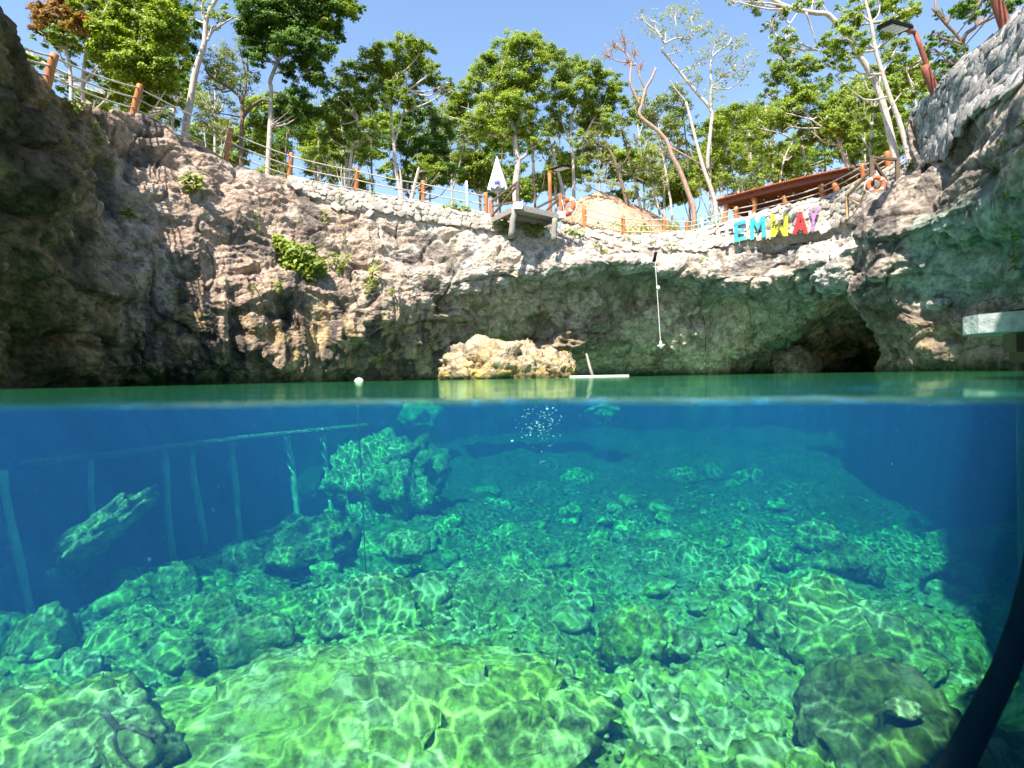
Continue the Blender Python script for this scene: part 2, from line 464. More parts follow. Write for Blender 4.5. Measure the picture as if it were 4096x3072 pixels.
def add_cliff(name, surf, rt, ct, colour, amp_fn, label):
    G = surf.grid(rt, ct)
    nr, nc = G.shape[:2]
    Nn = grid_normals(G)
    P = G.reshape(-1, 3)
    rr, cc = np.meshgrid(rt, ct, indexing='ij'); rr, cc = rr.ravel(), cc.ravel()
    amp, fl = amp_fn(rr, cc, P)
    d = rock_relief(P, 1.0, fl)
    V = P + Nn.reshape(-1, 3) * (d * amp)[:, None]
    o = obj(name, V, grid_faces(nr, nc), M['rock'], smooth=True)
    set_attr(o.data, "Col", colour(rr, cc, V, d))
    tag(o, label=label, kind="structure")
    return o, V.reshape(nr, nc, 3)

def back_colour(r, c, P, d):
    u = np.interp(c, np.arange(len(bw_u)), bw_u)
    v = 378 - P[:, 2] / np.maximum(P[:, 1], 1) * F_PX
    n1 = fbm(P * 0.35, 4, 0.55, 5); n2 = fbm(P * 1.1, 4, 0.6, 15); n3 = fbm(P * 3.2, 3, 0.6, 25)
    ns = fbm(P * np.array([0.9, 0.9, 0.18]), 4, 0.6, 35)      # runs down the face
    C = np.repeat(GREY[None] * np.array([1.1, 1.03, 0.98]), len(P), 0)
    C = mixc(C, PALE, sstep(250, 520, u) * 0.75 + 0.30 * n1 + 0.34 * n2 + 0.2 * sstep(-0.1, 0.4, n3))
    C = mixc(C, WHITE, sstep(330, 470, u) * sstep(0.0, 0.35, ns + 0.5 * n2) * 0.75 + sstep(520, 640, u) * sstep(275, 250, v) * sstep(-0.25, 0.25, n2 + 0.6 * n3) * 0.9)
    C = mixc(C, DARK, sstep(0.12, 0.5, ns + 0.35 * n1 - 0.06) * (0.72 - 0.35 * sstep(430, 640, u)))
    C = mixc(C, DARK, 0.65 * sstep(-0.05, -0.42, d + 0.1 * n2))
    low = sstep(290, 345, v + 14 * n1)
    C = mixc(C, mixc(np.repeat(BROWN[None], len(P), 0), OLIVE, sstep(-0.15, 0.3, n2)), low * 0.62)
    st = fbm(P * np.array([1.5, 1.5, 0.10]), 3, 0.6, 45)
    C = mixc(C, DARK * 0.8, sstep(-0.04, 0.22, st) * sstep(255, 325, v) * 0.8)
    C = mixc(C, OCHRE, sstep(0.15, 0.45, n2 + 0.3 * ns) * sstep(240, 330, v) * 0.6)
    rec = sstep(4.3, 5.2, r) * sstep(430, 500, u)           # inside the overhang: rock made paler and warmer in place of reflected light
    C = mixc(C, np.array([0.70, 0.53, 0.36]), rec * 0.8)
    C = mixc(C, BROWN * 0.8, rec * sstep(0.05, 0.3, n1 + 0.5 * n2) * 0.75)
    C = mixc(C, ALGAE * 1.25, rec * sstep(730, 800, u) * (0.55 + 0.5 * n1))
    lf = sstep(150, 40, u)  # near side wall: its shade is put into the rock colour
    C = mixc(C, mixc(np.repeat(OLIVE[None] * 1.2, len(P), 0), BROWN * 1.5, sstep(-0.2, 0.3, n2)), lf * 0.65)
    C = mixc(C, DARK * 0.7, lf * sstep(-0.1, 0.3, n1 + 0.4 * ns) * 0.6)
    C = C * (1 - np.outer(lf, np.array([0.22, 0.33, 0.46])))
    C = mixc(C, OLIVE * 0.5, sstep(0.45, 0.05, P[:, 2]) * 0.8)
    return np.clip(C, 0.01, 0.8)
def back_amp(r, c, P):
    u = np.interp(c, np.arange(len(bw_u)), bw_u)
    wall = sstep(270, 300, u) * sstep(2.05, 1.55, r)           # smooth behind the masonry
    rim = 0.35 + 0.65 * sstep(0.9, 1.7, r)
    scale = 1.0 + 0.25 * sstep(120, 20, u)
    fl = sstep(3.0, 5.0, r) * sstep(7.4, 6.2, r) * sstep(440, 380, u) * sstep(60, 140, u)
    return rim * (1 - 0.9 * wall) * scale, fl * 0.9
rt_back = np.concatenate([np.linspace(0, 1, 10, endpoint=False), np.linspace(1, 7, 330, endpoint=False), np.linspace(7, 9, 24)])
ct_back = np.concatenate([np.linspace(0, 3, 60, endpoint=False), bw_col(np.linspace(-8, 905, 860)), np.linspace(len(bw_u) - 2, len(bw_u) - 1, 14)[1:]])
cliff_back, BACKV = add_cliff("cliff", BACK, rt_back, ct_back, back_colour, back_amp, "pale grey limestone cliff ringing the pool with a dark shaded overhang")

RCOL = [
 [(935, 120, 21), (935, 150, 21), (935, 172, 21), (918, 190, 21), (892, 218, 21), (885, 255, 21), (880, 290, 21), (885, 322, 21), (905, 352, 21), (910, 370, 21)],
 [(912, 128, 15.2), (912, 150, 15.2), (916, 172, 15.2), (898, 190, 15.2), (868, 218, 15.2), (861, 255, 15.2), (847, 290, 15.4), (858, 322, 15.6), (878, 352, 16.0), (886, 370.5, 16.2)],
 [(918, 109, 14.8), (922, 140, 14.6), (928, 168, 14.2), (915, 195, 13.7), (890, 225, 13.6), (883, 260, 13.7), (878, 295, 13.9), (884, 325, 14.2), (900, 352, 14.6), (906, 370, 14.8)],
 [(936, 95, 14.0), (942, 125, 13.6), (950, 156, 12.9), (940, 186, 12.2), (925, 225, 12.6), (925, 262, 13.3), (925, 297, 13.5), (930, 325, 13.2), (940, 350, 13.2), (945, 370, 13.5)],
 [(965, 63, 12.7), (970, 100, 12.2), (975, 136, 11.3), (970, 164, 10.7), (965, 215, 11.3), (965, 258, 12.4), (965, 297, 12.9), (968, 325, 12.3), (975, 350, 12.2), (978, 369, 12.4)],
 [(1006, 33, 11.4), (1008, 80, 10.9), (1010, 116, 9.9), (1010, 146, 9.2), (1008, 205, 10.2), (1008, 255, 11.4), (1008, 297, 12.1), (1008, 325, 11.5), (1012, 350, 11.3), (1014, 368, 11.3)],
 [(1060, -18, 10.0), (1060, 40, 9.5), (1060, 88, 8.7), (1060, 130, 8.1), (1060, 200, 9.2), (1060, 255, 10.4), (1060, 300, 11.0), (1060, 325, 10.6), (1060, 350, 10.3), (1060, 367, 10.3)],
 [(1200, -140, 8.0), (1200, -60, 7.7), (1200, 20, 7.1), (1200, 85, 6.6), (1200, 180, 7.6), (1200, 250, 8.6), (1200, 300, 9.0), (1200, 325, 8.8), (1200, 350, 8.6), (1200, 364, 8.6)],
]
def r_ctrl():
    cols = []
    for cdef in RCOL:
        pr = [at(*q) for q in cdef]
        back = pr[0].copy(); back[0] += 1.6; back[1] += 0.8
        w = pr[-1]; w[2] = 0.0
        cols.append([back] + pr + [w + np.array([2.6, 2.2, -1.6]), w + np.array([4.0, 4.0, -7.0])])
    return np.swapaxes(np.array(cols), 0, 1)
RIGHT = Surf(r_ctrl())
def right_colour(r, c, P, d):
    n1 = fbm(P * 0.5, 4, 0.55, 105); n2 = fbm(P * 1.4, 4, 0.6, 115); n3 = fbm(P * 4, 3, 0.6, 125)
    C = np.repeat(GREY[None] * 1.15, len(P), 0)
    C = mixc(C, PALE, 0.45 + 0.5 * n1 + 0.4 * n2)
    C = mixc(C, DARK * 1.2, sstep(0.05, 0.45, n2 + 0.3 * n3) * 0.65)
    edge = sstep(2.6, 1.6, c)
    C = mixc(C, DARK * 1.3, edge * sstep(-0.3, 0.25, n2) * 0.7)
    g = sstep(4.2, 5.0, r) * sstep(7.6, 6.6, r) * sstep(2.2, 3.2, c)
    C = mixc(C, np.array([0.22, 0.33, 0.24]), g * (0.75 + 0.5 * n1))
    C = mixc(C, np.array([0.46, 0.47, 0.40]), g * sstep(0.0, 0.35, n1 - 0.3 * n2) * 0.85)
    lo = sstep(7.0, 7.8, r)
    C = mixc(C, mixc(np.repeat(BROWN[None] * 1.1, len(P), 0), OCHRE * 0.8, sstep(-0.1, 0.35, n2)), lo * 0.7)
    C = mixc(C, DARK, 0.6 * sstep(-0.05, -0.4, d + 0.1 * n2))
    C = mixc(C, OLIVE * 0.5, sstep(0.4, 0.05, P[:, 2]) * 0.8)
    return np.clip(C, 0.01, 0.85)
def right_amp(r, c, P):
    wall = sstep(3.2, 2.4, r)
    return (0.35 + 0.65 * sstep(0.9, 2.2, r)) * (1 - 0.85 * wall) * 0.8, 0.25 * sstep(3.5, 5, r) * sstep(2.5, 1.5, c)
rt_r = np.concatenate([np.linspace(0, 1, 8, endpoint=False), np.linspace(1, 10, 330, endpoint=False), np.linspace(10, 12, 20)])
ct_r = np.concatenate([np.linspace(0, 1, 24, endpoint=False), np.linspace(1, 5.6, 300, endpoint=False), np.linspace(5.6, 7, 40)])
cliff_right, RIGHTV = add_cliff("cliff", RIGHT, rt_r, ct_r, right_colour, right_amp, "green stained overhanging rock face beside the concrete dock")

# ring of rock closing behind the swimmer, its unseen lip shaped to shade the bed
ring_xy = [tuple(RIGHT.P[1, -1, :2]), (7.0, 6.0), (4.7, 4.2), (3.2, 2.0), (1.9, -0.4), (-0.8, -3.2), (-5.0, -5.8), (-8.2, -3.6), (-9.3, 2.0), tuple(BACK.P[1, 0, :2])]
rc = []
for k, (x, y) in enumerate(ring_xy):
    dn = np.array([x, y - 4]) if k > 4 else np.array([0.86, -0.5])
    dn = dn / np.linalg.norm(dn)
    q = (0.6, 3.6, 3.9, 4.0, 3.6, 2.4, 1.2, 0.6, 0.6, 0.6)[k]
    if k == 0: dn = np.array([1.0, 0.2])
    col = [np.array([x + dn[0] * o_, y + dn[1] * o_, z]) for o_, z in ((1.6, 7.0), (0, 7.0), (-0.1, 6.0), (0.3, 5.0), (q * 0.8, 3.4), (q, 1.6), (q, 0), (q, -2.2), (q, -7))]
    rc.append(col)
REAR = Surf(np.swapaxes(np.array(rc), 0, 1))
cliff_rear, _ = add_cliff("cliff", REAR, np.linspace(0, 8, 70), np.linspace(0, len(ring_xy) - 1, 220),
    lambda r, c, P, d: mixc(np.repeat(GREY[None], len(P), 0), PALE, 0.4 + 0.8 * fbm(P * 0.8, 4)), lambda r, c, P: (0.8, 0.0), "weathered unseen rock rim behind the swimmer with a lip shaped to shade the bed")

# forest floor around the rim
rim_pts = [BACK.P[0, i, :] for i in range(len(bw_u) - 1)] + [RIGHT.P[0, j, :] for j in range(2, 8)] + [REAR.P[0, k, :] for k in range(1, len(ring_xy) - 1)]
rim_pts = np.array(rim_pts)
cen = np.array([0, 8.0])
gv, rings = [], [0, 1.2, 4, 12, 40, 140, 500]
n_r = len(rim_pts)
for k, ex in enumerate(rings):
    for p in rim_pts:
        d = p[:2] - cen; d /= np.linalg.norm(d)
        z = p[2] * (1 - sstep(0, 30, ex)) + 7.0 * sstep(0, 30, ex) - (0.06 if k == 0 else 0.12 if k == 1 else 0.18)
        q = p[:2] + d * (ex - (0.35 if k == 0 else 0))
        gv.append([q[0], q[1], z])
gf = []
for k in range(len(rings) - 1):
    for i in range(n_r):
        j = (i + 1) % n_r
        gf.append((k * n_r + i, (k + 1) * n_r + i, (k + 1) * n_r + j, k * n_r + j))
M['soil'] = noise_mat("forest_soil", (0.06, 0.05, 0.03), (0.17, 0.14, 0.09), 1.5, 0.95, 0.4)
tag(obj("ground", gv, gf, M['soil']), "leaf strewn forest floor around the rock rim", kind="structure")

# ---------------------------------------------------------------- the pool bed
def bed_z(x, y):
    z = np.interp(y, [0, 3.2, 5.4, 8.5, 12, 16, 20, 25, 36], [-2.0, -2.3, -2.65, -2.95, -3.1, -2.95, -2.75, -2.5, -2.4])
    xl = np.interp(y, [0, 4, 6.5, 8.5, 10.5, 12, 14, 18], [-4.2, -4.6, -5.6, -5.8, -5.0, -4.6, -4.3, -4.5])
    xr = np.interp(y, [0, 4, 8, 10.5, 12.5, 16, 22], [3.6, 4.6, 5.9, 6.3, 6.4, 8.5, 13.0])
    z = z - 3.8 * sstep(-0.3, 4.0, xl - x) * sstep(22, 14, y) - 1.3 * sstep(-0.6, 4.6, x - xr) * sstep(24, 16, y)
    return z
ys = np.concatenate([np.linspace(-6, 1.6, 14, endpoint=False), 1.6 * (34 / 1.6) ** np.linspace(0, 1, 380)])
xs = np.linspace(-1.9, 1.9, 520)
YY, XX = np.meshgrid(ys, xs, indexing='ij')
XX = XX * np.maximum(YY + 1.2, 5.0)
bx, by = XX.ravel(), YY.ravel()
Pb = np.stack([bx, by, np.zeros_like(bx)], 1)
f1b, f2b = worley(Pb * 0.8 + 2.2 + 0.4 * np.stack([fbm(Pb, 2), fbm(Pb, 2, off=9), np.zeros(len(Pb))], 1))
g1b, g2b = worley(Pb * 3.4 + 7.7)
relief = 0.34 * fbm(Pb * 0.45, 3, 0.5, 13) + 0.18 * np.minimum(f2b - f1b, 0.4) + 0.06 * np.minimum(g2b - g1b, 0.4) + 0.12 * ridged(Pb * 1.6, 3, 0.5, 3) + 0.045 * fbm(Pb * 6, 3, 0.6, 33)
zb = bed_z(bx, by) + relief - 0.25
Vb = np.stack([bx, by, zb], 1)
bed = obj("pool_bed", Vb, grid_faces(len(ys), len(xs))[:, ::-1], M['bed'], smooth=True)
nb1, nb2 = fbm(Vb * 0.6, 3, 0.5, 61), fbm(Vb * 2.3, 3, 0.6, 71)
BEDC, BEDY, BEDD = np.array([0.26, 0.27, 0.14]), np.array([0.22, 0.29, 0.05]), np.array([0.075, 0.09, 0.04])
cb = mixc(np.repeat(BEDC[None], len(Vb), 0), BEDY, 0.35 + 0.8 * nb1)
cb = mixc(cb, BEDY * 1.75, sstep(9.0, 3.5, by) * 0.75)  # brightness of the sunlit near bed put into the colour
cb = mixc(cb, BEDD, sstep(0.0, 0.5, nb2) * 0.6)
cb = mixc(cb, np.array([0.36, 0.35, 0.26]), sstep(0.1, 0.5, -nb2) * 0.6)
cb = mixc(cb, np.array([0.10, 0.10, 0.08]), sstep(8.5, 15.0, by) * 0.8)  # far bed darkened to weaken the green bounce on the overhang
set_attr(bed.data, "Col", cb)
tag(bed, "rubble strewn limestone bed of the pool", kind="structure")
def bed_at(x, y):
    p = np.array([[x, y, 0.0]])
    a1, a2 = worley(p * 0.8 + 2.2 + 0.4 * np.stack([fbm(p, 2), fbm(p, 2, off=9), np.zeros(1)], 1)); b1, b2 = worley(p * 3.4 + 7.7)
    return float(bed_z(x, y) + 0.34 * fbm(p * 0.45, 3, 0.5, 13)[0] + 0.18 * min(a2[0] - a1[0], 0.4) + 0.06 * min(b2[0] - b1[0], 0.4) + 0.12 * ridged(p * 1.6, 3, 0.5, 3)[0] - 0.25)

# ---------------------------------------------------------------- water
NX, NY0, NZ = 3.0, -0.8, -0.95          # the air pocket of the lens port
def water_volume():
    x0, x1, y0, y1, z0, z1 = -34, 34, -13, 44, -9.5, -0.001
    a, b = -NX, NX; c, d = NY0, PORT
    V = [(x0, y0, z1), (x1, y0, z1), (x1, y1, z1), (x0, y1, z1), (a, c, z1), (b, c, z1), (b, d, z1), (a, d, z1),
         (x0, y0, z0), (x1, y0, z0), (x1, y1, z0), (x0, y1, z0), (a, c, NZ), (b, c, NZ), (b, d, NZ), (a, d, NZ)]
    Fc = [(0, 1, 5, 4), (1, 2, 6, 5), (2, 3, 7, 6), (3, 0, 4, 7), (4, 5, 13, 12), (5, 6, 14, 13), (6, 7, 15, 14), (7, 4, 12, 15), (12, 13, 14, 15),
          (8, 11, 10, 9), (0, 8, 9, 1), (1, 9, 10, 2), (2, 10, 11, 3), (3, 11, 8, 0)]
    m = bpy.data.materials.new("pool_water_volume"); m.use_nodes = True
    t = m.node_tree; t.nodes.remove(t.nodes["Principled BSDF"])
    ab = N(t, "ShaderNodeVolumeAbsorption"); ab.inputs["Density"].default_value = 0.30
    ab.inputs["Color"].default_value = (0.12, 0.775, 0.72, 1)
    sc = N(t, "ShaderNodeVolumeScatter"); sc.inputs["Density"].default_value = 0.060
    sc.inputs["Color"].default_value = (0.08, 0.26, 0.95, 1); sc.inputs["Anisotropy"].default_value = 0.25
    ad = N(t, "ShaderNodeAddShader")
    t.links.new(ab.outputs[0], ad.inputs[0]); t.links.new(sc.outputs[0], ad.inputs[1])
    t.links.new(ad.outputs[0], t.nodes["Material Output"].inputs["Volume"])
    o = obj("water_haze", V, Fc, m)
    tag(o, "clear blue green water filling the pool", kind="stuff")
    return o
water_volume()
def water_surface():
    m = bpy.data.materials.new("pool_water_surface"); m.use_nodes = True
    t = m.node_tree; t.nodes.remove(t.nodes["Principled BSDF"])
    tc = N(t, "ShaderNodeTexCoord")
    # ripples
    mp = N(t, "ShaderNodeMapping"); mp.inputs["Scale"].default_value = (0.7, 1.6, 1)
    t.links.new(tc.outputs["Object"], mp.inputs["Vector"])
    n1 = N(t, "ShaderNodeTexNoise"); n1.inputs["Scale"].default_value = 1.6; n1.inputs["Detail"].default_value = 3
    t.links.new(mp.outputs[0], n1.inputs["Vector"])
    b = N(t, "ShaderNodeBump"); b.inputs["Strength"].default_value = 0.17; b.inputs["Distance"].default_value = 0.03
    t.links.new(n1.outputs[0], b.inputs["Height"])
    fr = N(t, "ShaderNodeFresnel"); fr.inputs["IOR"].default_value = 1.33
    t.links.new(b.outputs[0], fr.inputs["Normal"])
    gl = N(t, "ShaderNodeBsdfGlossy"); gl.inputs["Roughness"].default_value = 0.05; gl.inputs["Color"].default_value = (0.62, 1.0, 0.66, 1)
    t.links.new(b.outputs[0], gl.inputs["Normal"])
    # caustic net put into the sheet's tint: its lines let more sun through
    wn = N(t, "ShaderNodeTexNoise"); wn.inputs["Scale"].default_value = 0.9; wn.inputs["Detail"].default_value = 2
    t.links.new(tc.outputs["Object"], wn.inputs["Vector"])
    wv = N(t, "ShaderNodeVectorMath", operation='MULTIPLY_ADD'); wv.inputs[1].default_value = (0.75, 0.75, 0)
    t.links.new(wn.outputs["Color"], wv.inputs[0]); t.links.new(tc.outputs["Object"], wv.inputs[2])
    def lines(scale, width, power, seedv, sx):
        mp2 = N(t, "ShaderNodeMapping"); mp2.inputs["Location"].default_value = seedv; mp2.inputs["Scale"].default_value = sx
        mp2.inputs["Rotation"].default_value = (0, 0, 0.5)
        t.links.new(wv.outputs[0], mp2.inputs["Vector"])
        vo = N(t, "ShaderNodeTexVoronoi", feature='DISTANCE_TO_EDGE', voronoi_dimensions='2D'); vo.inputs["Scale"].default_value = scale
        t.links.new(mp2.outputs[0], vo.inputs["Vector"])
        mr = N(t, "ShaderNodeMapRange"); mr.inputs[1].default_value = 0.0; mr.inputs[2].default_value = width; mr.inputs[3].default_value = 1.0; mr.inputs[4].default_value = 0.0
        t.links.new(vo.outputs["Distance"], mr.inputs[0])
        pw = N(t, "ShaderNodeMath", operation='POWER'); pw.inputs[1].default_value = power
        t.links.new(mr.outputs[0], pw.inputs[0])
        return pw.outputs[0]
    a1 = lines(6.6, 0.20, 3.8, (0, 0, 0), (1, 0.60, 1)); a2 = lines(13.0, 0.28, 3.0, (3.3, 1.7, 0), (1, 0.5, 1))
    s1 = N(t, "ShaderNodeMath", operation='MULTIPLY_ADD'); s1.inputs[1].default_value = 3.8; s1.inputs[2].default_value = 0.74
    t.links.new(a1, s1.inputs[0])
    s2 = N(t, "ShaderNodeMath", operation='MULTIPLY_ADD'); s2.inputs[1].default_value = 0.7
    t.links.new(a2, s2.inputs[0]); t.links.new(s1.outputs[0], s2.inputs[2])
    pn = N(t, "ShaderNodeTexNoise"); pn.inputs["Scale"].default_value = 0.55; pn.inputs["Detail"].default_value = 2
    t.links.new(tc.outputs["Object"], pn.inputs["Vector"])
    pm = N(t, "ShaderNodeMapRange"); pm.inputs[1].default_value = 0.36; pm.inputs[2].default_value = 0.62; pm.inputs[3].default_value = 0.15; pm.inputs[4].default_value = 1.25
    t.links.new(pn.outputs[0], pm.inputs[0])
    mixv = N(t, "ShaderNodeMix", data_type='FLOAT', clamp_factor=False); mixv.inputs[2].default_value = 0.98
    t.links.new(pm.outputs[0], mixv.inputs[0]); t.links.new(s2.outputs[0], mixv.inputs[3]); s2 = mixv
    cc = N(t, "ShaderNodeCombineColor")
    for k in range(3): t.links.new(s2.outputs[0], cc.inputs[k])
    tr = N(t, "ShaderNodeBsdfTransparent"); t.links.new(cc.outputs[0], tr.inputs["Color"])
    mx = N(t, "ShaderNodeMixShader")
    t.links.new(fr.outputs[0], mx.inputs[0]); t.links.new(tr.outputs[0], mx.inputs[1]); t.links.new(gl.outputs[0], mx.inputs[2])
    df = N(t, "ShaderNodeBsdfDiffuse"); df.inputs["Color"].default_value = (0.06, 0.40, 0.13, 1)      # stands in for green light welling up from the bed
    mf = N(t, "ShaderNodeMixShader"); mf.inputs[0].default_value = 0.055
    t.links.new(mx.outputs[0], mf.inputs[1]); t.links.new(df.outputs[0], mf.inputs[2])
    t.links.new(mf.outputs[0], t.nodes["Material Output"].inputs["Surface"])
    yv = np.concatenate([PORT + 0.09 * np.linspace(0, 1, 20) ** 1.3, PORT + 0.09 + np.geomspace(0.02, 40, 40)])
    xv = np.concatenate([np.geomspace(-34, -3.2, 12), np.linspace(-3, 3, 121), np.geomspace(3.2, 34, 12)])
    Yg, Xg = np.meshgrid(yv, xv, indexing='ij')
    s = Yg - PORT
    lip = -0.0052 * np.clip(1 - s / 0.045, 0, 1) ** 2
    tilt = np.interp(Xg, [-3, -0.54, 0, 0.54, 3], [0.0, 0.0042, 0.0, -0.0085, 0.0]) + 0.0006 * np.sin(Xg * 23) + 0.0004 * np.sin(Xg * 51 + 1)
    Zg = lip + tilt * np.exp(-s / 0.35)
    V = np.stack([Xg.ravel(), Yg.ravel(), Zg.ravel()], 1)
    Fc = grid_faces(len(yv), len(xv))[:, ::-1].tolist()
    nb = len(V)
    extra = [(-34, -13, 0), (34, -13, 0), (34, NY0, 0), (-34, NY0, 0), (-34, PORT, 0), (-NX, PORT, 0), (-NX, NY0, 0), (NX, NY0, 0), (NX, PORT, 0), (34, PORT, 0)]
    V = np.concatenate([V, np.array(extra, float)])
    Fc += [(nb, nb + 1, nb + 2, nb + 7, nb + 6, nb + 3), (nb + 3, nb + 6, nb + 5, nb + 4), (nb + 7, nb + 2, nb + 9, nb + 8)]
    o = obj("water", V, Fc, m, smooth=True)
    tag(o, "calm green pool surface reflecting the cliff", kind="structure")
water_surface()

# ---------------------------------------------------------------- boulders
import bmesh
def ico(sub):
    bm = bmesh.new(); bmesh.ops.create_icosphere(bm, subdivisions=sub, radius=1.0)
    V = np.array([v.co[:] for v in bm.verts]); Fc = np.array([[v.index for v in f.verts] for f in bm.faces]); bm.free()
    return V, Fc
ICO5, ICO5F = ico(5)
ICO4, ICO4F = ico(4)
ICO3, ICO3F = ico(3)
def rock_shape(base, seed, rough=0.35, block=0.5, fine=0.05, freq=1.0):
    P = base.copy()
    off = seed * 13.7
    # chop with planes for flat broken faces
    rg = np.random.default_rng(seed)
    r = np.ones(len(P))
    for k in range(9):
        n = rg.normal(size=3); n /= np.linalg.norm(n); h = rg.uniform(0.55, 0.95)
        dd = P @ n
        r = np.where(dd > 1e-3, np.minimum(r, np.maximum(h / np.maximum(dd, 1e-3), 0.3)), r)
    r = block * r + (1 - block)
    r += rough * 0.6 * fbm(P * 1.3 * freq, 3, 0.5, off) + rough * 0.25 * ridged(P * 2.6 * freq, 3, 0.5, off + 3) + fine * 1.5 * fbm(P * 7 * freq, 4, 0.65, off + 5) - 0.05 * rough * np.maximum(0, ridged(P * 2.1 * freq, 1, 0.5, off + 8) - 0.75) * 4
    f1, _ = worley(P * 4.5 * freq + off)
    r -= 0.10 * rough * np.maximum(0, 0.45 - f1) * 4
    return P * r[:, None]
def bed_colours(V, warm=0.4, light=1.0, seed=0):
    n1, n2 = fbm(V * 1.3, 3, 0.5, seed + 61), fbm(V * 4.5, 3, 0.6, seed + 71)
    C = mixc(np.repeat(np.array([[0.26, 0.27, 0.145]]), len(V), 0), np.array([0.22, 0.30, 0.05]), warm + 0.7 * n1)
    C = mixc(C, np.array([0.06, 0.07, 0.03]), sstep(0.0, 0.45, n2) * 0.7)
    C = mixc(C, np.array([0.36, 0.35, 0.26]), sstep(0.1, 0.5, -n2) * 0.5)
    return np.clip(C * light, 0.005, 0.8)  # light: brightness of lit and shaded rocks put into their colour
def boulder(c, size, seed, label, group=None, rot=(0, 0, 0), base=None, rough=0.35, block=0.5, warm=0.4, light=1.0, mat='bed', cols=None, name="boulder", fine=0.05, freq=1.0):
    B, Bf = base or (ICO4, ICO4F)
    V = rock_shape(B, seed, rough, block, fine, freq) * np.array(size)
    R = np.array(Matrix.Rotation(rot[2], 3, 'Z') @ Matrix.Rotation(rot[1], 3, 'Y') @ Matrix.Rotation(rot[0], 3, 'X'))
    V = V @ R.T
    me = make_mesh(name, V, Bf, M[mat], True)
    o = link(bpy.data.objects.new(name, me)); o.location = c
    set_attr(me, "Col", bed_colours(V + np.array(c), warm, light, seed) if cols is None else cols(V + np.array(c)))
    tag(o, label, "boulder", group)
    return o
def px_boulder(u0, u1, v0, v1, Y, seed, label, depth=None, sink=0.15, **kw):
    c = at((u0 + u1) / 2, (v0 + v1) / 2, Y)
    rx, rz = (u1 - u0) / 2 / F_PX * Y, (v1 - v0) / 2 / F_PX * Y
    ry = depth or (rx + rz) / 2
    c = c + np.array([0, 0, -sink * rz])
    return boulder(c, (rx * 1.12, ry, rz * (1.1 + sink)), seed, label, **kw)

B5 = (ICO5, ICO5F)
SUNK = "boulders lying on the pool bed"
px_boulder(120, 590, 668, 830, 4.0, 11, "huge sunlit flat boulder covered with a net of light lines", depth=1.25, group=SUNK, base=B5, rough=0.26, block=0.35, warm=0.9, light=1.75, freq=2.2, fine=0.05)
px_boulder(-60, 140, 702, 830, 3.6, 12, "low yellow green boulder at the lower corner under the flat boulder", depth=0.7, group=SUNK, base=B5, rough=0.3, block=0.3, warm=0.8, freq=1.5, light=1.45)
px_boulder(112, 178, 722, 770, 3.3, 13, "pointed pale rock with a dead branch lying over it", group=SUNK, rough=0.4, block=0.8, warm=0.3, light=1.15)
px_boulder(347, 432, 446, 530, 13.2, 14, "tall submerged rock pinnacle with an overhanging beak", depth=1.0, group=SUNK, base=B5, rough=0.95, block=0.4, warm=0.3, light=1.25)
px_boulder(368, 412, 441, 462, 12.9, 141, "flat beak shaped slab capping the submerged pinnacle", depth=0.5, group=SUNK, rough=0.6, block=0.4, warm=0.3, light=1.25)
px_boulder(64, 138, 518, 540, 7.8, 15, "slanted pale rock spur glowing against dark blue water", depth=0.5, group=SUNK, rough=0.7, block=0.5, warm=0.2, light=1.2, rot=(0, -0.72, 0.1))
px_boulder(50, 104, 548, 680, 8.6, 152, "dark submerged rock tower carrying the slanted spurs", depth=0.6, group=SUNK, rough=0.5, block=0.5, warm=0.1, light=0.3)  # the tower's shade is put into its colour
px_boulder(52, 100, 560, 572, 8.2, 151, "small dim spur below the slanted pale one", depth=0.4, group=SUNK, rough=0.6, block=0.5, warm=0.2, light=1.2, rot=(0, -0.7, 0))
px_boulder(116, 190, 568, 628, 8.0, 16, "pitted boulder on the edge of the drop beside a sunken pole", group=SUNK, rough=0.4, block=0.6, warm=0.35)
px_boulder(14, 72, 615, 690, 6.0, 17, "leaning slab boulder with a dark notch under it", group=SUNK, rough=0.45, block=0.85, warm=0.45, rot=(0, 0.3, 0.2))
px_boulder(62, 98, 650, 690, 5.4, 18, "upright pale slab next to the leaning slab", group=SUNK, rough=0.3, block=0.8, warm=0.1, light=1.3)
px_boulder(-30, 20, 618, 665, 6.6, 181, "dim rock cut off by the edge of the view beside the leaning slab", group=SUNK, rough=0.4, block=0.6)
px_boulder(-12, 30, 690, 735, 4.9, 182, "dark rubble block below the leaning slab", group=SUNK, rough=0.4, block=0.7, light=0.8)
px_boulder(176, 238, 598, 640, 6.9, 19, "hollow backed boulder with a bright light streak", group=SUNK, rough=0.45, block=0.7, warm=0.35)
px_boulder(152, 205, 640, 668, 5.9, 191, "low block before the hollow backed boulder", group=SUNK, rough=0.4, block=0.7, warm=0.4)
px_boulder(220, 292, 618, 662, 6.0, 20, "tilted striped boulder beside the huge flat one", group=SUNK, rough=0.4, block=0.6, warm=0.45)
px_boulder(330, 420, 582, 640, 6.6, 21, "broad humped boulder with two vertical light streaks", depth=0.55, group=SUNK, base=B5, rough=0.3, block=0.5, warm=0.35, light=1.1)
px_boulder(408, 425, 618, 634, 6.3, 211, "fist sized rounded stone against the humped boulder", group=SUNK, rough=0.3, block=0.3)
px_boulder(385, 425, 531, 556, 9.4, 22, "pale wedge shaped boulder lying alone below the pinnacle", group=SUNK, rough=0.4, block=0.7, warm=0.3, light=1.3)
px_boulder(274, 298, 548, 566, 8.6, 23, "small bright block on the slope under the poles", group=SUNK, rough=0.3, block=0.8, warm=0.3, light=1.3)
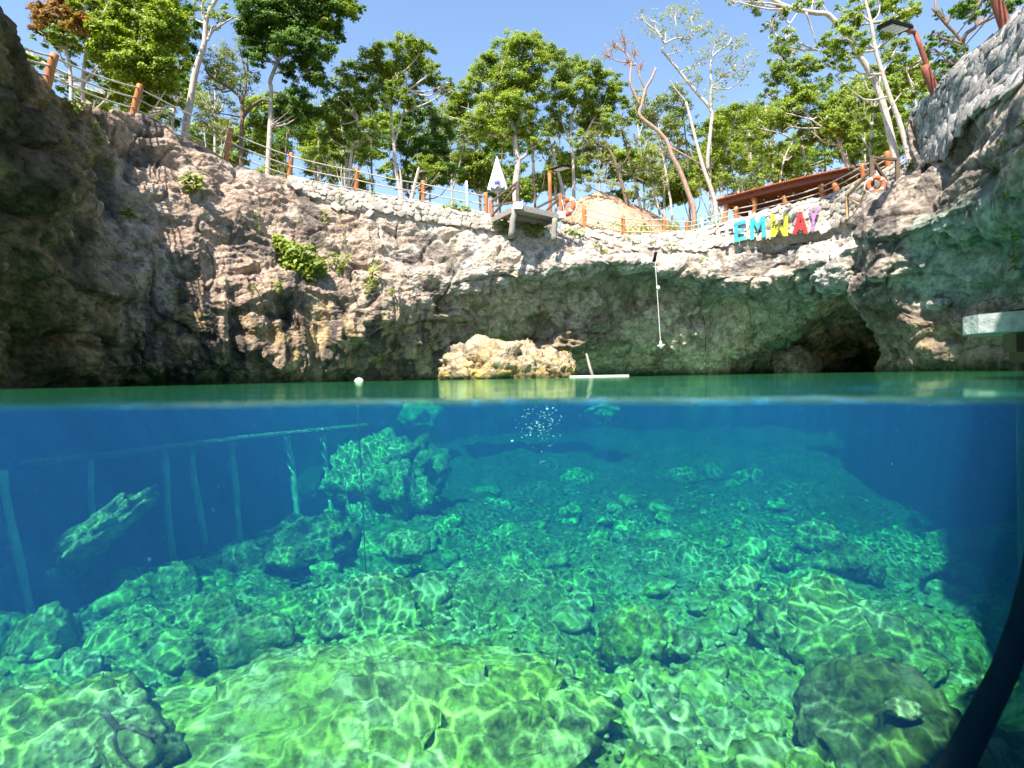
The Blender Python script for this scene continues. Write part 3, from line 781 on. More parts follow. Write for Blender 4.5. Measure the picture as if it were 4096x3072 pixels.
px_boulder(268, 345, 520, 566, 10.3, 24, "dark mound of rock at the foot of the bright pole", depth=0.9, group=SUNK, base=B5, rough=0.55, block=0.3, warm=0.3, light=0.9)
px_boulder(230, 262, 545, 575, 9.3, 241, "rough mound at the foot of the middle poles", group=SUNK, rough=0.5, block=0.5, warm=0.3)
px_boulder(606, 670, 614, 662, 5.6, 25, "knobbly yellow green boulder alone on the sunlit bed", group=SUNK, base=B5, rough=0.4, block=0.35, warm=0.9, light=1.2, freq=1.5)
px_boulder(672, 700, 632, 652, 5.5, 26, "pale blue stone against the knobbly yellow boulder", group=SUNK, rough=0.4, block=0.5, warm=0.0, light=1.3)
px_boulder(770, 905, 606, 700, 5.4, 27, "massive ribbed boulder striped by bright light lines", depth=0.8, group=SUNK, base=B5, rough=0.5, block=0.45, warm=0.6, light=1.05, freq=1.3)
px_boulder(858, 945, 610, 690, 5.9, 28, "rounded shoulder of rock behind the ribbed boulder", depth=0.7, group=SUNK, base=B5, rough=0.35, block=0.4, warm=0.5)
px_boulder(798, 842, 522, 556, 9.6, 29, "round topped boulder at the far edge of the lit rubble", group=SUNK, rough=0.35, block=0.5, warm=0.2, light=1.15)
px_boulder(842, 866, 546, 574, 8.6, 30, "square cut block standing beside its twin", group=SUNK, rough=0.2, block=1.0, warm=0.25, light=1.15)
px_boulder(812, 842, 550, 578, 8.4, 31, "split block in front of the round topped boulder", group=SUNK, rough=0.25, block=1.0, warm=0.25, light=1.1)
px_boulder(866, 884, 554, 580, 8.5, 32, "narrow fin shaped block at the end of the block row", group=SUNK, rough=0.3, block=1.0, warm=0.2)
px_boulder(772, 800, 548, 566, 9.0, 33, "flat slab ending the row of blocks", group=SUNK, rough=0.3, block=0.8, warm=0.25)
px_boulder(784, 806, 600, 618, 6.6, 331, "leaning plate of rock above the ribbed boulder", group=SUNK, rough=0.3, block=1.0, warm=0.3, rot=(0, 0.5, 0))
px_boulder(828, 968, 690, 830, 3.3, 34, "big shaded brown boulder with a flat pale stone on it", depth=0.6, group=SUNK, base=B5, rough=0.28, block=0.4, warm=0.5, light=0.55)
px_boulder(886, 916, 700, 716, 3.0, 35, "flat pale stone resting on the shaded brown boulder", group=SUNK, rough=0.5, block=0.9, warm=0.0, light=1.1, sink=0.0)
px_boulder(730, 796, 742, 800, 3.5, 36, "lit round boulder at the bottom edge under the shaded one", group=SUNK, rough=0.35, block=0.4, warm=0.85, light=1.1)
px_boulder(790, 836, 752, 800, 3.3, 37, "small lit lump between two lit boulders at the bottom", group=SUNK, rough=0.35, block=0.4, warm=0.85, light=1.1)
px_boulder(838, 905, 744, 800, 3.2, 38, "lit mossy boulder at the foot of the shaded boulder", group=SUNK, rough=0.4, block=0.4, warm=0.85, light=1.1)
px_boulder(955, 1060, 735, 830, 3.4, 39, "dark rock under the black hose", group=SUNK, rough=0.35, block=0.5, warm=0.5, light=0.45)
px_boulder(880, 925, 528, 565, 12.0, 40, "dim angular boulder in the dark water past the blocks", group=SUNK, rough=0.3, block=0.8, light=0.9)
px_boulder(925, 975, 530, 572, 11.0, 41, "dim pyramid shaped boulder in the dark water", group=SUNK, rough=0.3, block=0.9, light=0.9)
px_boulder(985, 1050, 525, 555, 11.5, 42, "faint long boulder in the darkest water", group=SUNK, rough=0.3, block=0.7, light=0.8)
px_boulder(404, 440, 404, 434, 20.5, 43, "faint pale ledge just under the water near the buoy", depth=1.2, group=SUNK, rough=0.6, block=0.4, light=1.5, sink=0)
px_boulder(588, 616, 406, 424, 20.0, 44, "faint pale ledge under the waterline boulder", depth=1.0, group=SUNK, rough=0.6, block=0.4, light=1.4, sink=0)
for k, (u0, u1, v0, v1, Y) in enumerate([(668, 700, 468, 484, 16.5), (700, 722, 464, 480, 17), (735, 762, 468, 486, 16), (640, 668, 500, 514, 14), (690, 716, 496, 512, 14.3), (725, 745, 480, 494, 16), (560, 600, 470, 490, 17), (480, 510, 498, 512, 14), (440, 466, 520, 538, 12.2), (470, 500, 486, 498, 15.5), (590, 612, 540, 560, 10.5), (560, 580, 505, 518, 13.4)]):
    px_boulder(u0, u1, v0, v1, Y, 300 + k, "hazy boulder on the far bed under blue water", group="hazy boulders on the far bed", rough=0.35, block=0.6, light=1.15, base=(ICO3, ICO3F))

# waterline rock
def shore_cols(P):
    n1, n2 = fbm(P * 0.9, 4, 0.55, 205), fbm(P * 2.6, 3, 0.6, 215)
    C = mixc(np.repeat(np.array([[0.46, 0.36, 0.25]]), len(P), 0), OCHRE * 1.1, 0.2 + 0.8 * n1)
    C = mixc(C, np.array([0.5, 0.32, 0.05]), sstep(0.05, 0.35, n2) * sstep(1.0, 0.2, P[:, 2]) * 0.7)
    C = mixc(C, BROWN, sstep(0.15, 0.5, -n2) * 0.6)
    return mixc(C, OLIVE * 0.7, sstep(0.34, 0.08, P[:, 2] + 0.12 * n2) * 0.85)
SHORE = "rocks standing at the waterline"
px_boulder(444, 526, 345, 384, 20.6, 51, "sunlit cream boulder rising out of the water under the overhang", depth=1.3, group=SHORE, base=B5, rough=0.45, block=0.6, cols=shore_cols, mat='rock', sink=0.35)
px_boulder(438, 486, 358, 384, 20.0, 52, "white shelf of rock at the foot of the cream boulder", depth=0.8, group=SHORE, base=B5, rough=0.4, block=0.7, cols=shore_cols, mat='rock', sink=0.3)
px_boulder(500, 545, 348, 384, 20.3, 53, "ochre lobed boulder beside the cream one", depth=0.9, group=SHORE, base=B5, rough=0.5, block=0.4, cols=shore_cols, mat='rock', sink=0.4)
px_boulder(536, 572, 354, 382, 20.6, 54, "orange streaked boulder next to the floating planks", depth=0.9, group=SHORE, base=B5, rough=0.5, block=0.4, cols=shore_cols, mat='rock', sink=0.4)
px_boulder(528, 588, 326, 360, 26.2, 55, "shaded jutting block hanging under the overhang above the ochre boulders", depth=1.6, group=SHORE, base=B5, rough=0.5, block=0.6, cols=lambda P: mixc(np.repeat(np.array([[0.34, 0.27, 0.18]]), len(P), 0), BROWN, 0.4 + fbm(P, 3)), mat='rock', sink=0.1)
px_boulder(824, 866, 262, 290, 16.6, 56, "pale knob of rock wedged under the overhang lip", depth=0.9, group=SHORE, base=B5, rough=0.4, block=0.6, cols=lambda P: mixc(np.repeat(np.array([[0.45, 0.42, 0.36]]), len(P), 0), BROWN, 0.3 + fbm(P, 3)), mat='rock', sink=0)
px_boulder(776, 812, 344, 380, 27.0, 58, "dim rock at the mouth of the black cave", depth=1.0, group=SHORE, rough=0.4, block=0.6, cols=lambda P: np.repeat(BROWN[None], len(P), 0) * (1 + 0.5 * fbm(P * 2, 3)[:, None]), mat='rock', sink=0.2)

# rubble: single stones that can be picked out, and the fine rest
protos = []
for k in range(10):
    V = rock_shape(ico(2)[0], 500 + k, 0.5, 1.0, 0.06)
    V = V * 0.12
    me = make_mesh("rubble_stone", V, ico(2)[1], M['bed'], True)
    set_attr(me, "Col", bed_colours(V * 3.3 + k, 0.35, 1.5, 500 + k)); protos.append(me)
rs = np.random.default_rng(21)
n_st = 0
while n_st < 170:
    u, Y = rs.uniform(-10, 960), rs.uniform(3.6, 13.5)
    x = (u - 512) / F_PX * Y
    if not (np.interp(Y, [0, 4, 6.5, 8.5, 10.5, 12, 14], [-4.2, -4.6, -5.6, -5.8, -5.0, -4.6, -4.3]) - 0.6 < x < np.interp(Y, [0, 4, 8, 10.5, 12.5, 16], [3.6, 4.6, 5.9, 6.3, 6.2, 7.2]) + 0.4): continue
    s = rs.uniform(0.05, 0.14) * (1.6 if rs.random() < 0.2 else 1) * (0.6 + Y / 11)
    o = bpy.data.objects.new("rubble_stone", protos[n_st % 10]); link(o)
    o.location = (x, Y, bed_at(x, Y) + s * 0.2); q = s / 0.12; o.scale = (q * rs.uniform(0.9, 1.6), q, q * rs.uniform(0.5, 0.9))
    o.rotation_euler = (rs.uniform(-0.4, 0.4), rs.uniform(-0.4, 0.4), rs.uniform(0, 6.28))
    tag(o, "loose pale rubble stone lying on the pool bed", "stone", "loose rubble stones on the pool bed")
    n_st += 1
cubeV = np.array([[x, y, z] for x in (-1, 1) for y in (-1, 1) for z in (-1, 1)], float) * 0.6
cubeF = [(0, 1, 3, 2), (4, 6, 7, 5), (0, 4, 5, 1), (2, 3, 7, 6), (0, 2, 6, 4), (1, 5, 7, 3)]
NG = 3600
gy = 3.0 * (15 / 3.0) ** rs.random(NG); gx = (rs.uniform(-60, 1000, NG) - 512) / F_PX * gy
P0 = np.stack([gx, gy, np.zeros(NG)], 1)
a1, a2 = worley(P0 * 0.8 + 2.2 + 0.4 * np.stack([fbm(P0, 2), fbm(P0, 2, off=9), np.zeros(NG)], 1)); b1, b2 = worley(P0 * 3.4 + 7.7)
gz = bed_z(gx, gy) + 0.34 * fbm(P0 * 0.45, 3, 0.5, 13) + 0.18 * np.minimum(a2 - a1, 0.4) + 0.06 * np.minimum(b2 - b1, 0.4) + 0.12 * ridged(P0 * 1.6, 3, 0.5, 3) - 0.25
sz = rs.uniform(0.010, 0.036, NG) * (0.5 + gy / 7)
jit = 1 + rs.uniform(-0.4, 0.35, (NG, 8, 3))
ang = rs.uniform(0, 6.28, NG)
K = cubeV[None] * jit * sz[:, None, None] * np.array([1.3, 1, 0.7])
ca, sa = np.cos(ang)[:, None], np.sin(ang)[:, None]
K = np.stack([K[..., 0] * ca - K[..., 1] * sa, K[..., 0] * sa + K[..., 1] * ca, K[..., 2]], -1)
K += np.stack([gx, gy, gz + sz * 0.2], 1)[:, None]
GF = (np.array(cubeF)[None] + 8 * np.arange(NG)[:, None, None]).reshape(-1, 4)
grv = obj("gravel", K.reshape(-1, 3), GF, M['bed'])
set_attr(grv.data, "Col", bed_colours(K.reshape(-1, 3) * 2, 0.35, 1.5, 9))
tag(grv, "fine broken gravel scattered over the pool bed", "gravel", kind="stuff")

# ---------------------------------------------------------------- masonry walls on the rim
def stone_proto(k):
    bm = bmesh.new(); bmesh.ops.create_cube(bm, size=1.0)
    bmesh.ops.subdivide_edges(bm, edges=bm.edges[:], cuts=1, use_grid_fill=True)
    rg = np.random.default_rng(900 + k)
    for v in bm.verts:
        c = np.array(v.co); n = np.linalg.norm(c)
        c = c * (0.90 + 0.10 * 0.5 / max(n, 1e-6)) * (1 + rg.uniform(-0.28, 0.16, 3))
        v.co = c
    me = bpy.data.meshes.new("stone"); bm.to_mesh(me); bm.free()
    me.polygons.foreach_set("use_smooth", np.ones(len(me.polygons), bool))
    return me
STONES = {}
def stones_of(matname):
    if matname not in STONES:
        L = []
        for k in range(8):
            me = stone_proto(k); me.materials.append(M[matname]); L.append(me)
        STONES[matname] = L
    return STONES[matname]
def masonry(label, surf, row_of, c_of, s0, s1, ds, dh, height_of, matname, mortar, seed, lift=0.10, limit=300, capdir=(0, 0.55, 0.03), fit=1.0):
    """coursed rubble on a strip of a surface: s runs along the rim in pixels of arc, courses run down from the rim"""
    rg = np.random.default_rng(seed)
    ss = np.arange(s0, s1 + 1, 4.0)
    n_c = 12
    G = []
    for s in ss:
        H = height_of(s)
        rows = row_of(s, np.linspace(0, H, n_c))
        p, n = surf.points(rows, np.full(n_c, c_of(s)))
        G.append(p + n * (lift - 0.45 * (np.arange(n_c) == n_c - 1) - 0.1 * (np.arange(n_c) == n_c - 2))[:, None])
    G = np.swapaxes(np.array(G), 0, 1)
    root = empty("stone_wall", tuple(G[-1, len(ss) // 2]))
    tag(root, label, "wall", "rubble stone walls along the rim")
    cap = G[0] + np.array(capdir); Gm = np.concatenate([cap[None], G])
    obj("mortar", Gm.reshape(-1, 3), grid_faces(*Gm.shape[:2]), M[mortar], root, True)
    spots = []
    s = s0 + 1
    h = dh * 0.5
    hmax = max(height_of(x) for x in np.linspace(s0, s1, 9))
    while h < hmax:
        s = s0 + rg.uniform(0.5, ds)
        while s < s1 - 1:
            w = ds * rg.choice([0.55, 0.8, 1.0, 1.3, 1.7])
            if h + rg.uniform(-0.1, 0.15) * dh < height_of(s + w / 2) - dh * 0.3:
                spots.append((s + w / 2, h + rg.uniform(-0.3, 0.3) * dh, w))
            s += w
        h += dh
    rg.shuffle(spots)
    protos = stones_of(matname)
    loc0 = np.array(root.location)
    for k, (s, h, w) in enumerate(spots[:limit]):
        p, n = surf.points([row_of(s, np.array([h]))[0]], [c_of(s)])
        p2, _ = surf.points([row_of(s, np.array([h]))[0]], [c_of(s + w / 2)])
        p3, _ = surf.points([row_of(s, np.array([h + dh / 2]))[0]], [c_of(s)])
        wx = np.linalg.norm(p2 - p) * 2; hz = np.linalg.norm(p3 - p) * 2
        if fit < 1: wx = hz = (wx * hz) ** 0.5 * 1.1
        n = n[0]; p = p[0] + n * (lift + rg.uniform(-0.01, 0.03))
        xa = np.cross(np.array([0, 0, 1.0]), n); xa /= np.linalg.norm(xa); za = np.cross(n, xa)
        R = Matrix(np.stack([xa, n, za], 1).tolist()) @ Matrix.Rotation(rg.uniform(-0.7, 0.7) * (1 if fit == 1 else 2.2), 3, 'Y') @ Matrix.Rotation(rg.uniform(-0.2, 0.2), 3, 'X')
        o = bpy.data.objects.new("stone", protos[int(rg.integers(8))])
        link(o, root)
        o.matrix_local = Matrix.Translation(Vector(p - loc0)) @ R.to_4x4() @ Matrix.Diagonal((wx * rg.uniform(0.8, 1.25) , min(wx, hz) * 0.38, hz * rg.uniform(0.75, 1.35), 1))
    return root
def bw_rows(u, h):
    """rows of the back cliff that lie h pixels under the rim at column u"""
    prof = [[BW[int(k)][j][0] for k in bw_u] for j in range(3)]
    v0, v1, v2 = [np.interp(u, bw_u, q) for q in prof]
    return np.interp(h, [0, v1 - v0, v2 - v0], [1, 2, 3])
masonry("pale rubble wall topping the cliff between the rope fence posts and the wooden platform", BACK, bw_rows, lambda u: float(bw_col(u)), 286, 500, 6.0, 4.2,
        lambda s: float(np.interp(s, [286, 320, 400, 500], [12, 20, 20, 17])), 'stone', 'mortar', 1)
masonry("sunlit rubble wall below the thatched roof", BACK, bw_rows, lambda u: float(bw_col(u)), 560, 716, 6.0, 4.2,
        lambda s: float(np.interp(s, [560, 600, 650, 716], [20, 16, 14, 24])), 'stone', 'mortar', 2)
masonry("rubble wall carrying the coloured plank letters", BACK, bw_rows, lambda u: float(bw_col(u)), 718, 903, 6.0, 4.8,
        lambda s: float(np.interp(s, [718, 760, 800, 840, 903], [24, 28, 32, 36, 30])), 'stone', 'mortar', 3)
# the high wall on the overhanging face: s = column of the control grid * 100
def r_rows(s, h):
    return np.interp(h, [0, 100, 200], [1, 2, 3])
masonry("high weathered rubble wall curving above the green overhang", RIGHT, lambda s, h: 1 + h / 40.0, lambda s: s / 40.0, 41, 238, 7.4, 7.2,
        lambda s: float(np.interp(s, [41, 100, 160, 238], [80, 76, 62, 54])), 'stone_dark', 'mortar_dark', 4, lift=0.06, capdir=(0.6, 0.15, -0.05), fit=0.6)

# ---------------------------------------------------------------- rope fences
def rope_between(p, q, sag, r, n=9):
    t = np.linspace(0, 1, n)[:, None]
    P = np.array(p) * (1 - t) + np.array(q) * t
    P[:, 2] -= (4 * t * (1 - t))[:, 0] * sag
    return P, r
def post_mesh(top, base, r, mat, parent, name="post"):
    b = MB(); d = (np.array(base) - np.array(top)); base2 = np.array(base) + d / np.linalg.norm(d) * 0.35
    P = np.linspace(base2, np.array(top), 6)
    P[1:-1] += RNG.normal(0, 0.008, (4, 3))
    P = np.concatenate([P, [P[-1] + (P[-1] - P[-2]) * 0.06]])
    b.tube(P, [r * 1.08, r * 1.05, r, r, r * 0.97, r * 0.95, r * 0.7], 12)
    return b.build(name, M[mat], parent, True)
def rope_fence(label, posts, mat, fr=(0.14, 0.48, 0.82), rope_r=0.024, post_r=0.095, skip=(), ropemat='rope'):
    """posts: (u_top, v_top, u_base, v_base, distance)"""
    tops = [at(a, b, Y) for a, b, c, d, Y in posts]; bases = [at(c, d, Y) for a, b, c, d, Y in posts]
    root = empty("rope_fence", tuple(bases[len(bases) // 2])); tag(root, label, "fence")
    for t, b in zip(tops, bases): post_mesh(t, b, post_r, mat, root)
    for i in range(len(posts) - 1):
        if i in skip: continue
        for f in fr:
            p = tops[i] * (1 - f) + bases[i] * f; q = tops[i + 1] * (1 - f) + bases[i + 1] * f
            fwd = np.array([0, -post_r * 0.8, 0])
            P, r = rope_between(p + fwd, q + fwd, 0.03 * np.linalg.norm(q - p) * 0.5, rope_r)
            MB().tube(P, r, 6).build("rope", M[ropemat], root, True)
    return root
rim = lambda u: float(bw_rim(u)) + 0.35
LF = [(-30, 22, -36, 50), (55, 54, 48, 82), (140, 84.5, 133, 114), (231, 129, 226.5, 157), (291.5, 153, 289, 181), (357, 168, 356, 194), (423, 181, 423.3, 206), (485.5, 193, 486, 217)]
rope_fence("rope fence with varnished posts stepping down the cliff rim to the platform", [(a, b, c, d, rim(c)) for a, b, c, d in LF], 'post')
RF = [(584, 206, 585, 227), (623, 216.6, 624, 235.5), (664, 217.6, 664.6, 234.5), (687, 221, 687, 234), (736, 207, 737, 222), (784, 196, 786, 211), (821, 184.6, 823, 201), (862, 164, 864, 180), (887, 151.5, 889, 167)]
rope_fence("rope fence with varnished posts between the thatched roof and the hanging life ring", [(a, b, c, d, rim(c)) for a, b, c, d in RF], 'post')
tag_o = rope_fence("rope fence on reddish posts climbing the high weathered wall", [(924.5, 66, 938, 97, 13.7), (990, -22, 1008, 33, 11.4), (1040, -80, 1062, -14, 10.0)], 'red_wood', post_r=0.10, rope_r=0.016, ropemat='grey_wood')
def thin_pole(u0, v0, u1, v1, Y, r, mat, label, name="pole", cat="pole", group=None):
    b = MB().tube(np.linspace(at(u1, v1, Y), at(u0, v0, Y), 5), r, 8)
    o = b.build(name, M[mat], None, True); tag(o, label, cat, group); return o
thin_pole(702, 218, 702, 233, 26.9, 0.05, 'white', "short white pole standing between two rope fence posts")
thin_pole(466.5, 181, 467.5, 213, 24.2, 0.045, 'white', "tall thin white pole behind the rope fence near the parasol")
thin_pole(491, 200, 491.5, 216, 24.6, 0.09, 'post', "stub post at the gate of the wooden platform", name="post", cat="post")

# ---------------------------------------------------------------- wooden jumping platform with railings
def platform():
    A = at(518, 204, 22.0); zt = A[2]
    B, C = at_z(561, 213.5, zt), at_z(492, 216.5, zt)
    root = empty("wooden_platform", tuple((A + B + C) / 3 - np.array([0, 0, 1.2])))
    tag(root, "wooden jumping platform on stilts jutting out over the cliff", "platform")
    D = B + C - A
    nP = 11
    for i in range(nP):
        t0, t1 = i / nP + 0.004, (i + 1) / nP - 0.004
        b = MB(); P = [A + (C - A) * t0, A + (C - A) * t1, B + (C - A) * t1, B + (C - A) * t0]
        b.add([p + np.array([0, 0, -0.002 * (i % 3)]) for p in P] + [p - np.array([0, 0, 0.05]) for p in P], [(0, 3, 2, 1), (4, 5, 6, 7), (0, 1, 5, 4), (1, 2, 6, 5), (2, 3, 7, 6), (3, 0, 4, 7)])
        b.build("plank", M['grey_wood'], root)
    dn = np.array([0, 0, -0.15])
    for p, q in ((A, B), (A, C), (B, D), (A * .5 + C * .5, B * .5 + D * .5)):
        MB().beam(p + dn, q + dn, 0.09, 0.18).build("joist", M['grey_wood'], root)
    for p in (A, B):
        MB().box(p + np.array([0, -0.02, -0.08]), (0.34, 0.2, 0.26)).build("end_cap", M['white'], root)
    for (u0, v0, u1, v1, Y) in ((514.5, 208, 511, 238, 22.1), (554.6, 219, 553.8, 241, 23.0)):
        MB().tube(np.linspace(at(u1, v1, Y), at(u0, v0, Y), 6) + RNG.normal(0, 0.012, (6, 3)), [0.13, 0.125, 0.12, 0.12, 0.11, 0.11], 10).build("leg", M['grey_wood'], root, True)
    up = lambda p, h: p + np.array([0, 0, h])
    hA = 0.86
    rails = [(up(A, 0.0), up(A, hA), 0.13, 'dark_wood', "post"), (up(C, 0), up(C, 0.66), 0.12, 'post', "post"), (up(B, 0), up(B, 0.80), 0.13, 'post', "post"), (up(D, 0), up(D, 0.75), 0.12, 'post', "post"),
             (up(A, hA - .03), up(C, 0.62), 0.075, 'dark_wood', "rail"), (up(A, 0.1), up(C, 0.42), 0.07, 'dark_wood', "rail"), (up(C, 0.02), up(A, hA * .85), 0.07, 'dark_wood', "brace"),
             (up(B, 0.74), up(D, 0.66), 0.075, 'dark_wood', "rail"), (up(D, 0.05), up(B, 0.7), 0.07, 'dark_wood', "brace")]
    for p, q, w, m_, nm in rails:
        MB().beam(p, q, w, w, up=(0.3, 1, 0.1) if nm == "post" else (0, 0, 1)).build(nm, M[m_], root)
    return A, B, C
PLA, PLB, PLC = platform()
def life_ring(c, R, r, nrm, label, hang):
    root = empty("life_ring", tuple(np.array(c) - np.array([0, 0, R]))); tag(root, label, "life ring", "orange life rings with white bands")
    n = np.array(nrm, float); n /= np.linalg.norm(n)
    a = np.cross(n, [0, 0, 1.0]); a /= np.linalg.norm(a); b = np.cross(n, a)
    circ = lambda t, rr: np.array(c) + rr * (np.cos(t)[:, None] * a + np.sin(t)[:, None] * b)
    t = np.linspace(0, 2 * math.pi, 41)
    MB().tube(circ(t, R), r, 12, cap=False).build("ring", M['orange'], root, True)
    for k in range(4):
        t0 = math.pi / 4 + k * math.pi / 2
        tt = np.linspace(t0 - 0.14, t0 + 0.14, 5)
        MB().tube(circ(tt, R), r * 1.06, 12).build("band", M['ring_white'], root, True)
        tt = np.linspace(t0, t0 + math.pi / 2, 9); s = np.sin(np.linspace(0, math.pi, 9))
        P = circ(tt, R + r * 1.1); P = P + (P - np.array(c)) * (s * 0.16)[:, None]; P[:, 2] -= s * 0.08
        MB().tube(P, 0.012, 5).build("grab_line", M['white_rope'], root, True)
    MB().tube(np.linspace(np.array(c) - b * 0 + np.array([0, 0, R + r]), hang, 4), 0.012, 5).build("hanger", M['white_rope'], root, True)
life_ring(PLB + np.array([0.30, 0.05, 0.28]), 0.30, 0.10, (-0.75, -0.65, 0.1), "life ring hanging on the railing of the jumping platform beside the thatch", PLB + np.array([0.02, 0, 0.74]))
# safety rope on the platform
tt = np.linspace(0, 1, 14)
P = np.stack([at(562 + 9 * t - 6 * t * t, 200 + 20 * math.sin(math.pi * t * .62), 22.9) for t in tt])
tag(MB().tube(P, 0.016, 6).build("throw_rope", M['white_rope'], None, True), "white throw rope looped from the platform rail", "rope")

# closed parasol
def parasol():
    base = at(498, 222, 24.9); top = at(497, 157, 24.9)
    root = empty("closed_parasol", tuple(base)); tag(root, "closed white and teal parasol standing behind the platform", "parasol")
    MB().tube([base, top], 0.035, 8).build("pole", M['white'], root, True)
    z0, z1 = at(497, 190, 24.9)[2], at(497, 158, 24.9)[2]
    for col_, sel in (('fabric_white', lambda k: k % 4 != 2), ('fabric_teal', lambda k: k % 4 == 2)):
        b = MB(); n = 32; rows = 12
        V = [];
        for i in range(rows):
            f = i / (rows - 1); rr = 0.04 + 0.36 * f ** 0.9 - 0.05 * max(0, f - 0.9) * 10 * 0.5
            for k in range(n):
                a_ = 2 * math.pi * k / n; fold = 1 + 0.2 * math.cos(a_ * 8) * f
                V.append((top[0] + rr * fold * math.cos(a_), top[1] + rr * fold * math.sin(a_), z1 + (z0 - z1) * f + (0.04 * math.cos(a_ * 8) if i == rows - 1 else 0)))
        Fc = [(i * n + k, (i + 1) * n + k, (i + 1) * n + (k + 1) % n, i * n + (k + 1) % n) for i in range(rows - 1) for k in range(n) if sel(k // 2)]
        b.add(V, Fc); b.build("canopy_panel", M[col_], root, True)
    b = MB().tube([(top[0], top[1] - 0.3, z0 + 0.32), (top[0], top[1] - 0.38, z0 + 0.2), (top[0], top[1] - 0.3, z0 + 0.1)], [0.05, 0.14, 0.07], 8); b.build("strap", M['fabric_blue'], root, True)
parasol()

# street lamps with solar panels
def solar_lamp(label, pole, arm, head, hw, post=None, mat='post', pr=0.06):
    root = empty("solar_lamp", tuple(pole[0])); tag(root, label, "lamp")
    MB().tube(np.linspace(pole[0], pole[1], 5), pr, 10).build("pole", M[mat], root, True)
    MB().tube(arm, pr * 0.8, 8).build("arm", M[mat], root, True)
    p, q = np.array(head[0]), np.array(head[1])
    d = (q - p) / np.linalg.norm(q - p); side = np.cross(d, [0, 0, 1.0]); side /= np.linalg.norm(side); upv = np.cross(side, d)
    MB().beam(p, q, hw, 0.07, up=upv).build("lamp_head", M['black'], root)
    n = 4
    for k in range(n):
        a_, b_ = p + (q - p) * (0.06 + k * 0.2), p + (q - p) * (0.06 + k * 0.2 + 0.17)
        MB().beam(a_ - upv * 0.045, b_ - upv * 0.045, hw * 0.78, 0.03, up=upv).build("light_panel", M['panel'], root)
solar_lamp("solar lamp on a square orange post behind the jumping platform", (at(551, 232, 25.2), at(549.5, 172.5, 25.2)), [at(549.5, 173, 25.2), at(553, 170.8, 25.1), at(557, 169.5, 25.0)],
           (at(567.5, 165.8, 24.0), at(554.5, 170.2, 25.0)), 0.42, pr=0.085)
solar_lamp("solar lamp on a thin reddish pole leaning over the high wall", (at(938, 96, 13.75), at(915, 32, 13.75)), [at(915, 32.5, 13.75), at(908, 30.5, 13.6), at(904, 29.5, 13.4)],
           (at(884.5, 24, 12.6), at(906, 29.6, 13.4)), 0.30, mat='red_wood', pr=0.055)

